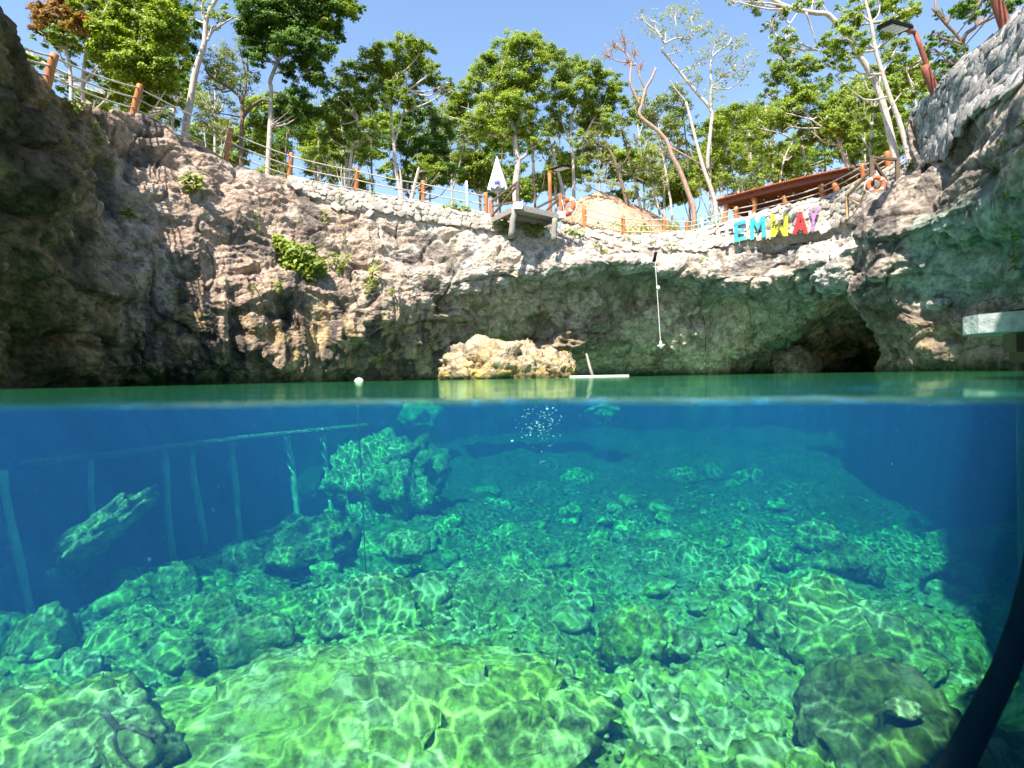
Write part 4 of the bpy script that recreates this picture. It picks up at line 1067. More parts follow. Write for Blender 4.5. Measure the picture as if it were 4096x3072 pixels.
# ---------------------------------------------------------------- thatched hut
def palapa():
    F_, L_, R_, A_ = at(634, 236.5, 28.6), at(560, 215, 31.5), at(674, 229, 32.5), at(597, 190.5, 34.0)
    A2 = at(604, 191.5, 34.6)
    Bk = L_ + R_ - F_
    L_[2] = R_[2] = Bk[2] = F_[2] = 7.15
    L_, R_, F_ = at_z(560, 215, 8.0), at_z(674, 229, 8.0), at_z(634, 237, 7.6)
    L_ = at(553, 215, 31.5); R_ = at(682, 230, 33); F_ = at(633, 236.5, 28.8)
    Bk = np.array([(L_ + R_ - F_)[0], (L_ + R_ - F_)[1], (L_[2] + R_[2]) / 2])
    root = empty("thatched_hut", (float(A_[0]), float(A_[1]), 7.0)); tag(root, "round thatched palm roof hut behind the rope fence", "hut")
    corners = [L_, F_, R_, Bk]; apex = (A_ + A2) / 2
    # rounded hip roof
    n = 96; rows = 30
    V = []
    def eave(t):
        k = int(t * 4) % 4; f = t * 4 - int(t * 4)
        p = corners[k] * (1 - f) + corners[(k + 1) % 4] * f
        c0 = sum(corners) / 4
        bulge = 1 + 0.05 * math.sin(math.pi * f)
        return c0 + (p - c0) * np.array([bulge, bulge, 1])
    for i in range(rows):
        f = i / (rows - 1)
        for k in range(n):
            e = eave(k / n); p = apex * (1 - f) + e * f
            p = p + np.array([0, 0, 0.16 * math.sin(math.pi * f)])
            V.append(p)
    V = np.array(V); V += (fbm(V * 2.3, 3)[:, None]) * np.array([0.03, 0.03, 0.05])
    Fc = [(i * n + k, i * n + (k + 1) % n, (i + 1) * n + (k + 1) % n, (i + 1) * n + k) for i in range(rows - 1) for k in range(n)]
    under = V.copy(); under[:, 2] -= 0.16
    nb = len(V)
    Fc += [(nb + a, nb + d, nb + c, nb + b) for a, b, c, d in Fc[: (rows - 1) * n]]
    Fc += [((rows - 1) * n + k, (rows - 1) * n + (k + 1) % n, nb + (rows - 1) * n + (k + 1) % n, nb + (rows - 1) * n + k) for k in range(n)]
    roof = obj("thatch_roof", np.concatenate([V, under]), Fc, M['thatch'], root, True)
    # straw laid over the roof
    rg = np.random.default_rng(33); m_ = 9000
    t = rg.random(m_); f = np.sqrt(rg.uniform(0.01, 1.0, m_))
    E = np.array([eave(x) for x in t]); D = E - apex; Lg = np.linalg.norm(D, axis=1)
    p0 = apex + D * f[:, None] + np.array([0, 0, 1.0]) * (0.16 * np.sin(math.pi * f) + 0.03)[:, None]
    dirn = D / Lg[:, None] + rg.normal(0, 0.06, (m_, 3))
    ln = rg.uniform(0.2, 0.5, m_); w = rg.uniform(0.008, 0.02, m_)
    p1 = p0 + dirn * ln[:, None] + np.array([0, 0, 1]) * rg.uniform(-0.10, 0.05, m_)[:, None]
    side = np.cross(dirn, [0, 0, 1.0]); side /= np.linalg.norm(side, axis=1)[:, None] + 1e-6
    Q = np.stack([p0 - side * w[:, None], p0 + side * w[:, None], p1 + side * w[:, None] * 0.6, p1 - side * w[:, None] * 0.6], 1).reshape(-1, 3)
    st = obj("straw", Q, np.arange(4 * m_).reshape(-1, 4), M['straw'], roof); st["kind"] = "stuff"
    lo = np.array([0, 0, -0.26])
    for k in range(0, 44):
        e = eave(k / 44 if k else 0.0); 
        MB().tube([apex + lo, e * 0.98 + apex * 0.02 + lo], 0.035, 6).build("rafter", M['tan_wood'], root, True)
    for f in (0.62, 0.82, 0.97):
        pts = [apex * (1 - f) + eave(k / 40) * f + lo * 0.8 for k in range(40)]; pts.append(pts[0])
        MB().tube(pts, 0.03, 6, cap=False).build("batten", M['tan_wood'], root, True)
    for c in corners:
        p = c * 0.8 + sum(corners) / 4 * 0.2
        MB().tube([(p[0], p[1], 6.7), (p[0], p[1], p[2] + 0.2)], 0.1, 8).build("post", M['post'], root, True)
palapa()

# ---------------------------------------------------------------- tiled pavilion
def pavilion():
    E0, E1 = at(717, 200.5, 29.0), at(890, 160.5, 23.2)
    d = E1 - E0; L = np.linalg.norm(d); dx = d / L
    back = np.cross([0, 0, 1.0], dx); back /= np.linalg.norm(back)
    if back[1] < 0: back = -back
    slope = back * 5.2 + np.array([0, 0, -0.75])
    root = empty("tiled_pavilion", tuple((E0 + E1) / 2 + back * 2 - np.array([0, 0, 2.2]))); tag(root, "long open pavilion with reddish corrugated clay roof above the letters", "pavilion")
    n = 78
    bow = lambda t: np.array([0, 0, 0.10 * math.sin(math.pi * t)])
    for k in range(n):
        t = (k + 0.5) / n
        p = E0 + d * t + bow(t)
        MB().tube([p - slope * 0.02, p + slope * 0.5, p + slope], L / n * 0.54, 8).build("tile", M['tile'], root, True)
    sl = slope / np.linalg.norm(slope); nm = np.cross(dx, sl); nm = nm if nm[2] > 0 else -nm
    V, Fc = [], []
    for k in range(21):
        t = k / 20
        for s_ in (0.0, 1.0):
            V.append(E0 + d * t + bow(t) + slope * s_ - nm * 0.02)
    for k in range(20): Fc.append((2 * k, 2 * k + 1, 2 * k + 3, 2 * k + 2))
    obj("roof_board", V, Fc, M['tile'], root)
    for s_, w in ((0.03, 0.20), (0.34, 0.16), (0.66, 0.16), (0.98, 0.18)):
        P = [E0 + d * t + bow(t) + slope * s_ - nm * (L / n * 0.54 + w / 2) for t in np.linspace(0, 1, 13)]
        b = MB()
        for i in range(12): b.beam(P[i], P[i + 1] + (P[i + 1] - P[i]) * 0.01, 0.12, w, up=nm)
        b.build("beam", M['red_wood'], root)
    for k, (t, s_) in enumerate([(0.045, 0.05), (0.235, 0.06), (0.55, 0.5), (0.72, 0.06), (0.045, 0.9), (0.35, 0.9), (0.72, 0.9)]):
        p = E0 + d * t + bow(t) + slope * s_ - nm * 0.2
        hh = np.linspace(0, 1, 12)
        P = np.stack([[p[0] + 0.05 * math.sin(9 * h + k), p[1] + 0.05 * math.cos(9 * h + k), 6.7 + (p[2] - 6.7) * h] for h in hh])
        MB().tube(P, 0.12 + 0.025 * np.sin(hh * 14 + k), 9).build("carved_post", M['post'], root, True)
    for t in np.linspace(0.08, 0.92, 10):
        p = E0 + d * t + bow(t) + slope * 0.16 - nm * 0.2
        V, Fc = ico(1)
        obj("bulb", V * 0.045 + p, Fc, M['white'], root, True)
    # shade wall at the back
    p = E0 + slope * 0.98; q = E1 + slope * 0.98
    MB().beam((p[0], p[1], 7.2), (q[0], q[1], 7.2), 0.08, 1.0).build("back_rail", M['red_wood'], root)
pavilion()

# ---------------------------------------------------------------- platform with the second life ring
def side_platform():
    Q = [at(847.5, 219, 17.6), at(872, 197.5, 19.2), at(887, 199.5, 18.6), at(863, 223, 16.9)]
    zt = sum(q[2] for q in Q) / 4
    for q in Q: q[2] = zt
    Q = [at_z(847.5, 219, zt), at_z(872, 196, zt), at_z(892, 197.5, zt), at_z(864, 221.5, zt)]
    root = empty("side_platform", tuple(sum(Q) / 4 - np.array([0, 0, 0.3]))); tag(root, "small dark jumping platform with a diagonal braced rail beside the overhang", "platform")
    nP = 6
    for i in range(nP):
        a, b = i / nP + 0.01, (i + 1) / nP - 0.01
        P = [Q[0] * (1 - a) + Q[3] * a, Q[0] * (1 - b) + Q[3] * b, Q[1] * (1 - b) + Q[2] * b, Q[1] * (1 - a) + Q[2] * a]
        m_ = MB(); m_.add(P + [p - np.array([0, 0, 0.07]) for p in P], [(0, 3, 2, 1), (4, 5, 6, 7), (0, 1, 5, 4), (1, 2, 6, 5), (2, 3, 7, 6), (3, 0, 4, 7)])
        m_.build("plank", M['dark_wood'], root)
    dn = np.array([0, 0, -0.15])
    for p, q in ((Q[0], Q[1]), (Q[3], Q[2]), (Q[0], Q[3]), (Q[0] * .5 + Q[1] * .5, Q[3] * .5 + Q[2] * .5)):
        MB().beam(p + dn, q + dn, 0.09, 0.16).build("joist", M['dark_wood'], root)
    up = lambda p, h: p + np.array([0, 0, h])
    H = 0.78
    for p, q, w, m_, nm in [(Q[0], up(Q[0], H), 0.09, 'tan_wood', "post"), (up(Q[0], H), up(Q[1], H * 0.98), 0.07, 'tan_wood', "rail"), (up(Q[0], H * .95), up(Q[0] * .45 + Q[1] * .55, 0.05), 0.06, 'tan_wood', "brace"),
                            (up(Q[1], H * .95), up(Q[0] * .45 + Q[1] * .55, 0.05), 0.06, 'tan_wood', "brace"),
                            (Q[1], up(Q[1], H * 1.5), 0.11, 'dark_wood', "post"), (Q[2] + (Q[2] - Q[1]) * .3, up(Q[2], H * 1.5) + (Q[2] - Q[1]) * .3, 0.11, 'dark_wood', "post"), (up(Q[1], H * 1.45), up(Q[2] + (Q[2] - Q[1]) * .3, H * 1.45), 0.07, 'dark_wood', "rail"), (up(Q[1], H * 1.4), Q[2] + (Q[2] - Q[1]) * .25, 0.07, 'dark_wood', "brace")]:
        MB().beam(p, q, w, w, up=(0.3, 1, 0.1) if nm == "post" else (0, 0, 1)).build(nm, M[m_], root)
side_platform()
rc_ = at(876.2, 184.6, 16.6)
life_ring(rc_, 0.205, 0.062, (-0.15, -0.98, 0.05), "orange life ring hanging above the small dark platform", at(877, 171, 17.6))

# ---------------------------------------------------------------- plank letters
def letter(ch, u0, u1, v0, v1, mats, slant=0.0, label="", Yf=None, lean=0.0):
    """strokes in a unit box, sliced into horizontal boards"""
    S = {'T': [[(0, 1), (1, 1), (1, .82), (0, .82)], [(.38, .82), (.62, .82), (.62, 0), (.38, 0)]],
         'E': [[(0, 0), (.3, 0), (.3, 1), (0, 1)], [(.3, .8), (1, .8), (1, 1), (.3, 1)], [(.3, .42), (.85, .42), (.85, .6), (.3, .6)], [(.3, 0), (1, 0), (1, .2), (.3, .2)]],
         'M': [[(0, 0), (.24, 0), (.24, 1), (0, 1)], [(.76, 0), (1, 0), (1, 1), (.76, 1)], [(.24, 1), (.24, .72), (.5, .38), (.5, .66)], [(.76, 1), (.76, .72), (.5, .38), (.5, .66)]],
         'W': [[(0, 0), (.24, 0), (.24, 1), (0, 1)], [(.76, 0), (1, 0), (1, 1), (.76, 1)], [(.24, 0), (.24, .28), (.5, .62), (.5, .34)], [(.76, 0), (.76, .28), (.5, .62), (.5, .34)]],
         'A': [[(0, 0), (.26, 0), (.58, 1), (.4, 1)], [(1, 0), (.74, 0), (.42, 1), (.6, 1)], [(.26, .24), (.74, .24), (.7, .42), (.3, .42)]],
         'Y': [[(.38, 0), (.64, 0), (.64, .5), (.38, .5)], [(.38, .5), (.6, .5), (.24, 1), (0, 1)], [(.42, .5), (.64, .5), (1, 1), (.76, 1)]]}[ch]
    nb = 10
    def span(poly, y):
        X = []
        for i in range(len(poly)):
            (xa, ya), (xb, yb) = poly[i], poly[(i + 1) % len(poly)]
            if (ya - y) * (yb - y) < 0: X.append(xa + (xb - xa) * (y - ya) / (yb - ya))
        return (min(X), max(X)) if len(X) >= 2 else None
    uc = (u0 + u1) / 2
    def wall_y(u, v):
        vr = float(np.interp(u, bw_u, [BW[int(k)][0][0] for k in bw_u]))
        p, n = BACK.points([bw_rows(u, np.array([max(v - vr, 0.0)]))[0]], [float(bw_col(u))])
        return float(p[0][1]) - 0.10
    yt0, yt1, yb0, yb1 = wall_y(u0, v0) , wall_y(u1, v0), wall_y(u0, v1), wall_y(u1, v1)
    fw = 0.34
    base = at(uc, v1, (yb0 + yb1) / 2 - fw)
    root = empty("plank_letter", tuple(base)); tag(root, label, "letter", "coloured plank letters on the rubble wall")
    def pos(x, y, off):
        u = u0 + (u1 - u0) * x + lean * (y - 0.5); v = v1 + (v0 - v1) * y + slant * (x - 0.5)
        return at(u, v, (yb0 * (1 - x) + yb1 * x) * (1 - y) + (yt0 * (1 - x) + yt1 * x) * y - fw - off)
    for i in range(nb):
        ya, yb = i / nb + 0.006, (i + 1) / nb - 0.008
        segs = []
        for poly in S:
            a, b = span(poly, ya + 1e-4), span(poly, yb - 1e-4)
            if a is None and b is None: continue
            a = a or b; b = b or a
            segs.append((a, b))
        for k, (a, b) in enumerate(segs):
            f_ = 0.004 * ((i * 7 + k * 3) % 4) + 0.003 * k
            P = [pos(a[0], ya, f_), pos(a[1], ya, f_), pos(b[1], yb, f_ + 0.012), pos(b[0], yb, f_ + 0.012)]
            m_ = MB(); m_.add(P + [p + np.array([0, 0.045, 0]) for p in P], [(0, 1, 2, 3), (7, 6, 5, 4), (0, 4, 5, 1), (1, 5, 6, 2), (2, 6, 7, 3), (3, 7, 4, 0)])
            m_.build("board", mats[i % len(mats)] if len(mats) > 1 else mats[0], root)
LM = {k: letter_mat(k, c) for k, c in dict(cyan=(0.03, 0.46, 0.54), blue=(0.03, 0.32, 0.62), yellow=(0.78, 0.70, 0.04), red=(0.62, 0.035, 0.035), purple=(0.47, 0.21, 0.50), white=(0.80, 0.72, 0.70)).items()}
letter('T', 720.5, 733, 225.5, 246, [LM['white']], -3, "faded white plank letter T next to the blue E")
letter('E', 734.5, 746, 221, 241, [LM['cyan'], LM['cyan'], LM['blue'], LM['cyan'], LM['blue'], LM['blue']], -3, "blue and turquoise plank letter E on the rubble wall")
letter('M', 750.5, 765.5, 217, 238.5, [LM['cyan']], -3, "turquoise plank letter M between E and W")
letter('W', 771, 788, 214, 236.5, [LM['yellow']], -1, "bright yellow plank letter W between M and A")
letter('A', 792.5, 808.5, 211.5, 234, [LM['red']], -1, "red plank letter A between W and Y")
letter('Y', 808.5, 818.5, 207.5, 231.5, [LM['purple']], -3, "purple plank letter Y at the end of the word", lean=1.5)
for (u, v0, v1) in ((750, 211, 217), (808.3, 200, 208)):
    o = MB().beam(at(u, v1, bw_rim(u) - 0.3), at(u, v0, bw_rim(u) - 0.3), 0.1, 0.04, up=(0, 1, 0)).build("white_board", M['white'])
    tag(o, "short white board sticking up behind the letter " + ("M" if u < 780 else "Y"), "board")

# ---------------------------------------------------------------- things on and over the water
def rope_swing():
    A, B = at(654.5, 251, 23.4), at(661, 349, 23.4)
    root = empty("rope_swing", tuple(B)); tag(root, "white knotted rope swing hanging from the overhang lip", "rope swing")
    P = np.linspace(A, B, 12)
    MB().tube(P, 0.015, 7).build("rope", M['white_rope'], root, True)
    V, Fc = ico(2)
    for u, v, s in ((658.2, 288, 0.085), (661, 346, 0.1), (660.7, 342.5, 0.06)):
        obj("knot", V * np.array([s, s, s * 1.2]) + at(u, v, 23.4), Fc, M['white_rope'], root, True)
    MB().tube([at(657.5, 346, 23.35), at(664.5, 345, 23.35)], 0.035, 6).build("handle", M['white'], root, True)
    MB().tube([at(654, 262, 23.45), at(656, 252, 23.3)], 0.07, 7).build("pad", M['black'], root, True)
rope_swing()
P = np.stack([at(703 + 4 * t + 1.2 * math.sin(5 * t), 316 + 47 * t, 25.4) for t in np.linspace(0, 1, 10)])
tag(MB().tube(P, 0.022, 6).build("old_rope", M['dark_rope'], None, True), "thin dark frayed rope dangling in the shaded hollow", "rope")
V, Fc = ico(3)
o = obj("buoy", V * np.array([0.15, 0.15, 0.13]) + np.array([at(359, 379.6, 19.0)[0], 19.0, 0.0]), Fc, M['buoy'], None, True); tag(o, "round cream buoy floating before the fluted wall", "buoy")
b = MB(); b.beam(at(571, 377.2, 18.5), at(628, 375.0, 18.8), 0.32, 0.05).beam(at(571, 378.4, 18.0), at(594, 376.8, 18.1), 0.25, 0.05)
pl = empty("floating_planks", tuple(at(600, 376, 18.5))); tag(pl, "white planks floating beside the ochre boulders", "planks")
for (u0, v0, u1, v1, Y, w) in ((571, 377.3, 628, 375.2, 18.6, 0.3), (570, 378.3, 594, 377.2, 18.2, 0.22)):
    p, q = at(u0, v0, Y), at(u1, v1, Y); p[2] = q[2] = 0.03
    MB().beam(p, q, w, 0.07).build("plank", M['white'], pl)
tag(MB().tube([at(586.5, 354, 24.0), at(589.5, 366, 23.5), at(593, 377, 23.2)], [0.05, 0.06, 0.07], 8).build("wooden_prop", M['grey_wood'], None, True), "bare leaning pole under the overhang by the floating planks", "pole")
sg = empty("warning_sign", tuple(at(565, 358, 24.2))); tag(sg, "small yellow warning sign on the shaded rock", "sign")
MB().beam(at(562, 354.5, 24.0), at(567.3, 355.5, 24.0), 0.03, 0.34, up=(0, 0, 1)).build("plate", M['yellow_sign'], sg)
MB().beam(at(564.6, 355.8, 23.96), at(564.6, 352.6, 23.96), 0.06, 0.02, up=(0, 1, 0)).build("mark", M['black'], sg)

def dock():
    zt = 0.61
    root = empty("concrete_dock", (7.6, 5.0, 0)); tag(root, "grey concrete dock slab on posts beside the overhanging face", "dock")
    pts = [(5.55, 6.78), (5.2, 6.55), (5.03, 6.32), (5.0, 6.08), (5.1, 5.8), (5.32, 5.5), (5.4, 4.0), (5.5, 1.5), (8.9, 1.5), (9.2, 3.6), (9.0, 6.8), (6.5, 7.0)]
    n = len(pts)
    V = [(x, y, zt) for x, y in pts] + [(x, y, zt - 0.2) for x, y in pts]
    obj("slab", V, [tuple(range(n - 1, -1, -1)), tuple(range(n, 2 * n))] + [(i, (i + 1) % n, n + (i + 1) % n, n + i) for i in range(n)], M['concrete'], root)
    for y in (2.2, 3.6, 5.0, 6.1):
        MB().beam((5.35, y, zt - 0.31), (8.8, y, zt - 0.31), 0.16, 0.2).build("joist", M['dark_wood'], root)
    MB().beam((5.5, 1.8, zt - 0.46), (5.5, 6.2, zt - 0.46), 0.14, 0.12).build("joist", M['dark_wood'], root)
    for x, y in ((5.62, 6.2), (5.5, 3.6), (8.3, 6.2), (8.3, 3.0)):
        MB().tube([(x, y, -4.6), (x, y, zt - 0.2)], 0.09, 10).build("leg", M['dark_wood'], root, True)
    mt = MB().box((5.85, 6.0, zt + 0.03), (0.8, 0.45, 0.045)).build("rubber_mat", M['black']); tag(mt, "dark rubber mat lying on the concrete dock", "mat")
dock()

# ---------------------------------------------------------------- sunken things
def walkway():
    Y0 = lambda u: float(np.interp(u, [-40, 0, 365], [7.4, 7.6, 13.5]))
    root = empty("sunken_walkway", tuple(at(200, 560, 9.5))); tag(root, "sunken slatted walkway on pale poles fading into dark blue water", "walkway")
    us = np.linspace(28, 365, 52)
    for i, u in enumerate(us):
        v = np.interp(u, [28, 110, 250, 365], [461.5, 453.5, 436, 424.5]); Y = Y0(u)
        p = at(u, v, Y)
        MB().box(p, (0.10, 0.42, 0.03), np.array(Matrix.Rotation(0.5 + 0.05 * math.sin(i * 3.1), 3, 'Z'))).build("slat", M['sunken_slat'], root)
    for off in (0.0, 0.9):
        P = [at(u, np.interp(u, [28, 110, 250, 365], [461.5, 453.5, 436, 424.5]) + 2.2 + off, Y0(u) + off * 0.4) for u in np.linspace(28, 365, 12)]
        MB().tube(P, 0.03, 8).build("beam", M['sunken_slat'], root, True)
    for (u0, v0, u1, v1, r) in ((3, 470, 34, 628, 4.0), (90, 458, 95, 560, 3.0), (164, 446, 173, 566, 3.4), (191, 444, 206, 552, 3.2), (231, 438, 242, 553, 3.2), (287, 432, 300, 526, 3.4), (323, 428, 334, 530, 3.0)):
        Y = Y0((u0 + u1) / 2)
        t = np.linspace(0, 1, 8)
        P = np.stack([at(u0 + (u1 - u0) * k ** 1.2 + 0.8 * math.sin(7 * k + u0), v0 + (v1 - v0) * k, Y) for k in t])
        MB().tube(P, r / F_PX * Y * (1 + 0.08 * np.sin(t * 9 + u0)), 10).build("pole", M['pale_pole'], root, True)
M['pale_pole'] = noise_mat("pale_waterlogged_wood", (0.45, 0.46, 0.42), (0.78, 0.78, 0.72), 5.0, 0.9, 0.4, stretch=(3, 3, 0.8))
M['sunken_slat'] = noise_mat("sunken_slat_wood", (0.10, 0.11, 0.10), (0.26, 0.27, 0.24), 5.0, 0.9, 0.4)
walkway()
P = np.stack([at(357.5 + 9 * t, 404 + 180 * t, 9.0) for t in np.linspace(0, 1, 10)])
tag(MB().tube(P, 0.011, 6).build("mooring_line", M['dark_rope'], None, True), "thin dark mooring line running down from the buoy to the bed", "rope")
P = np.stack([at(u, v, 1.75) for u, v in ((1042, 520), (1034, 570), (1022, 620), (1005, 670), (980, 720), (952, 775), (938, 800))])
tag(MB().tube(P, [0.028, 0.030, 0.032, 0.035, 0.038, 0.042, 0.044], 14).build("hose", M['black'], None, True), "thick black hose curving down through the water beside the shaded boulder", "hose")
b = MB(); root = empty("dead_branch", tuple(at(130, 742, 2.95))); tag(root, "dark dead branch lying over the pointed pale rock", "branch")
for pts, r in (([(105, 712), (112, 722), (118, 728), (128, 726), (138, 731), (150, 736), (156, 736)], 0.018), ([(117, 728), (114, 738), (118, 752), (126, 762), (134, 768)], 0.011), ([(150, 735), (154, 742), (158, 746)], 0.008)):
    P = np.stack([at(u, v, 2.95 - 0.1 * k / len(pts)) for k, (u, v) in enumerate(pts)])
    MB().tube(P, np.linspace(r, r * 0.5, len(P)), 7).build("twig", M['dark_rope'], root, True)
rb = np.random.default_rng(77); bub = MB(); V1, F1 = ico(1)
for k in range(130):
    t = rb.random() ** 0.8
    u = 540 + rb.normal(0, 12 + 2 * t) + 6 * t; v = 404 + 62 * (1 - t) ** 1.6 * rb.random() + rb.uniform(0, 26)
    s = rb.uniform(0.0022, 0.0062) * (1.9 if rb.random() < 0.06 else 1)
    bub.add(V1 * np.array([s * 1.2, s, s * 0.9]) + at(u, v, 4.2 + rb.normal(0, 0.25)), F1)
m_, t_, p_ = new_mat("air_bubble"); p_.inputs["Base Color"].default_value = (0.35, 0.45, 0.5, 1); p_.inputs["Roughness"].default_value = 0.08; p_.inputs["IOR"].default_value = 1.7
M['bubble'] = m_
o = bub.build("bubbles", M['bubble'], None, True); tag(o, "swarm of small rising air bubbles under the surface", "bubbles", kind="stuff")

# ---------------------------------------------------------------- trees
RT = np.random.default_rng(99)
def leaf_quads(C, Lf, nrm, wid=0.55):
    n = len(C)
    t = RT.normal(size=(n, 3)); t -= (t * nrm).sum(1)[:, None] * nrm
    t /= np.linalg.norm(t, axis=1)[:, None] + 1e-9
    b = np.cross(nrm, t)
    h = (Lf / 2)[:, None]
    droop = nrm * (Lf * 0.12)[:, None]
    return np.stack([C - t * h - droop, C + b * h * wid, C + t * h - droop, C - b * h * wid], 1).reshape(-1, 3)
def leaves_obj(name, C, Lf, nrm, rnd, mat, parent, wid=0.55):
    Q = leaf_quads(C, Lf, nrm, wid)
    o = obj(name, Q, np.arange(len(Q)).reshape(-1, 4), mat, parent)
    a = o.data.attributes.new("Rnd", 'FLOAT', 'POINT'); a.data.foreach_set("value", np.repeat(rnd, 4).astype(np.float32))
    return o
def unit(v): return v / (np.linalg.norm(v, axis=-1, keepdims=True) + 1e-9)
def crown_points(blobs, Y, dens, sub, spread, flat=0.55):
    C, Nn, Rd = [], [], []
    dens = dens * 1.75 if dens > 1.2 else dens
    blobs = [(b[0], b[1], b[2] * 1.18, *b[3:]) for b in blobs]
    for (u, v, r, *dy) in blobs:
        rw = r / F_PX * Y
        c0 = at(u, v, Y + (dy[0] if dy else RT.uniform(-1, 1) * spread))
        ns = max(5, int(1.6 * sub * (r / 12) ** 1.6))
        for k in range(ns):
            d = unit(RT.normal(size=3)) * np.array([1, 1, 0.85])
            c = c0 + d * rw * RT.uniform(0.25, 1.0) ** 0.6
            rs_ = rw * RT.uniform(0.16, 0.38)
            n = int(dens * (rs_ * F_PX / Y) ** 2 * RT.uniform(0.7, 1.3))
            if n < 2: continue
            q = RT.normal(size=(n, 3)) * 0.5
            p = c + q * rs_ * np.array([1, 1, flat])
            C.append(p); tone = RT.uniform(0.0, 0.62)
            Nn.append(unit(q * 0.5 + unit(RT.normal(size=(n, 3))) * 0.75 + np.array(SUN_DIR) * 0.85 + 0.3 * d)); Rd.append(np.clip(tone + RT.uniform(-0.1, 0.42, n), 0, 1))
    return np.concatenate(C), np.concatenate(Nn), np.concatenate(Rd)
def tree(label, Y, trunks, blobs, leaf, bark='bark_pale', dens=3.2, lsize=2.7, sub=10, spread=0.9, group="trees on the rim", name="tree", branch_r=0.045, base_z=6.6, extra_leaf=None, wid=0.55, flat=0.55, twigs=0):
    path0 = trunks[0][0]
    b0 = at(path0[0][0], path0[0][1], Y)
    root = empty(name, (float(b0[0]), float(b0[1]), base_z)); tag(root, label, "tree", group)
    mb = MB(); allp = []
    for k, (pts, r) in enumerate(trunks):
        P = [at(u, v, Y + (0.0 if k == 0 else 0.15 * math.sin(3 * k + i))) for i, (u, v) in enumerate(pts)]
        if k == 0 and P[0][2] > base_z: P = [np.array([P[0][0], P[0][1], base_z])] + P
        P = np.array(P)
        # smooth
        t = np.linspace(0, len(P) - 1, len(P) * 3); Ps = Surf._cr(P, t)
        rr = np.linspace(1, 0.45 if k == 0 else 0.4, len(Ps)) * r / F_PX * Y
        mb.tube(Ps, rr, 8); allp.append(P)
    A = np.concatenate(allp)
    for (u, v, r, *dy) in blobs:
        c = at(u, v, Y + (dy[0] if dy else 0))
        dist = np.linalg.norm(A - c, axis=1) + np.where(A[:, 2] > c[2] - 0.15, 2.5, 0) + np.where(A[:, 2] < base_z + 1.0, 3.0, 0)
        s = A[np.argmin(dist)]
        mid = (s + c) / 2 + RT.normal(0, 0.12, 3) * np.linalg.norm(c - s) * 0.7 - np.array([0, 0, 0.08]) * np.linalg.norm(c - s)
        rr0 = branch_r * RT.uniform(0.7, 1.2)
        mb.tube(Surf._cr(np.array([s, mid, c]), np.linspace(0, 2, 7)), np.linspace(rr0, rr0 * 0.35, 7), 6, cap=False)
        for k in range(3 + twigs):
            e = c + unit(RT.normal(size=3)) * (r / F_PX * Y) * RT.uniform(0.5, 1.0)
            s2 = mid * 0.35 + c * 0.65
            m2 = (s2 + e) / 2 + RT.normal(0, 0.06, 3)
            mb.tube([s2, m2, e], [rr0 * 0.4, rr0 * 0.28, rr0 * 0.12], 4, cap=False)
    mb.build("trunk", M[bark], root, True)
    if dens > 0:
        C, Nn, Rd = crown_points(blobs, Y, dens, sub, spread, flat)
        Lf = RT.uniform(0.55, 1.25, len(C)) * lsize / F_PX * Y
        leaves_obj("crown", C, Lf, Nn, Rd, M[leaf], root, wid)
    if extra_leaf:
        lf2, bl2, d2 = extra_leaf
        C, Nn, Rd = crown_points(bl2, Y, d2, sub, spread, flat)
        leaves_obj("crown", C, RT.uniform(0.7, 1.35, len(C)) * lsize / F_PX * Y, Nn, Rd, M[lf2], root, wid)
    return root

tree("tree with rust brown crown at the high end of the rope fence", 19.5, [([(72, 112), (70, 70), (64, 40), (58, 22)], 2.2), ([(66, 50), (52, 35)], 1.2)],
     [(48, 30, 10), (60, 34, 11), (42, 38, 8), (72, 42, 10), (70, 60, 8), (58, 46, 7)], 'leaf_mid', 'bark_pale', dens=2.6, lsize=3.0,
     extra_leaf=('leaf_red', [(44, 12, 12), (58, 12, 14), (50, 22, 11), (72, 20, 12), (38, 24, 8), (66, 4, 10)], 2.6))
tree("bushy bright green tree rising behind the first fence span", 20.0, [([(84, 118), (83, 81), (86, 52), (91, 23), (94, -4)], 2.1), ([(84, 84), (94, 70), (110, 55)], 1.1), ([(135, 125), (138, 80), (134, 30), (136, -8)], 1.6)],
     [(100, 22, 18), (128, 14, 20), (112, 44, 18), (142, 40, 22), (165, 20, 16), (172, 42, 14), (126, 66, 16), (150, 68, 20), (166, 90, 13), (98, 68, 11), (112, 92, 10), (142, 96, 14), (84, 30, 12), (86, 6, 12), (160, 2, 16), (110, 0, 16), (178, 66, 9), (128, 100, 10), (95, 100, 8), (30, 60, 8), (24, 50, 7), (40, 62, 7)],
     'leaf_bright', 'bark_pale', dens=2.9, lsize=3.4, sub=11)
tree("dark leaved tree filling in behind the bushy bright tree", 24.0, [([(172, 140), (174, 110), (182, 70), (190, 30), (196, -5)], 2.0), ([(175, 108), (160, 60), (150, 10)], 1.4)],
     [(150, 10, 18), (176, 8, 14), (188, 30, 12), (186, 52, 12), (180, 80, 10), (150, 50, 16), (120, 30, 14), (170, 118, 10), (95, 88, 10), (120, 112, 8), (60, 80, 10), (75, 96, 9)], 'leaf_deep', 'bark_pale', dens=2.6, lsize=2.8)
tree("pale mottled trunk leaning over the second fence span with few leaves", 22.8, [([(185, 136), (190, 104), (196, 69), (204, 46), (207, 17), (218, -4)], 3.9), ([(206, 24), (202, 8), (206, -6)], 1.8), ([(208, 40), (214, 30), (228, 16)], 1.0)],
     [(204, 8, 9), (221, 12, 9), (236, 16, 8), (212, 26, 7), (190, 16, 7)], 'leaf_mid', 'bark_pale', dens=1.8, lsize=2.6)
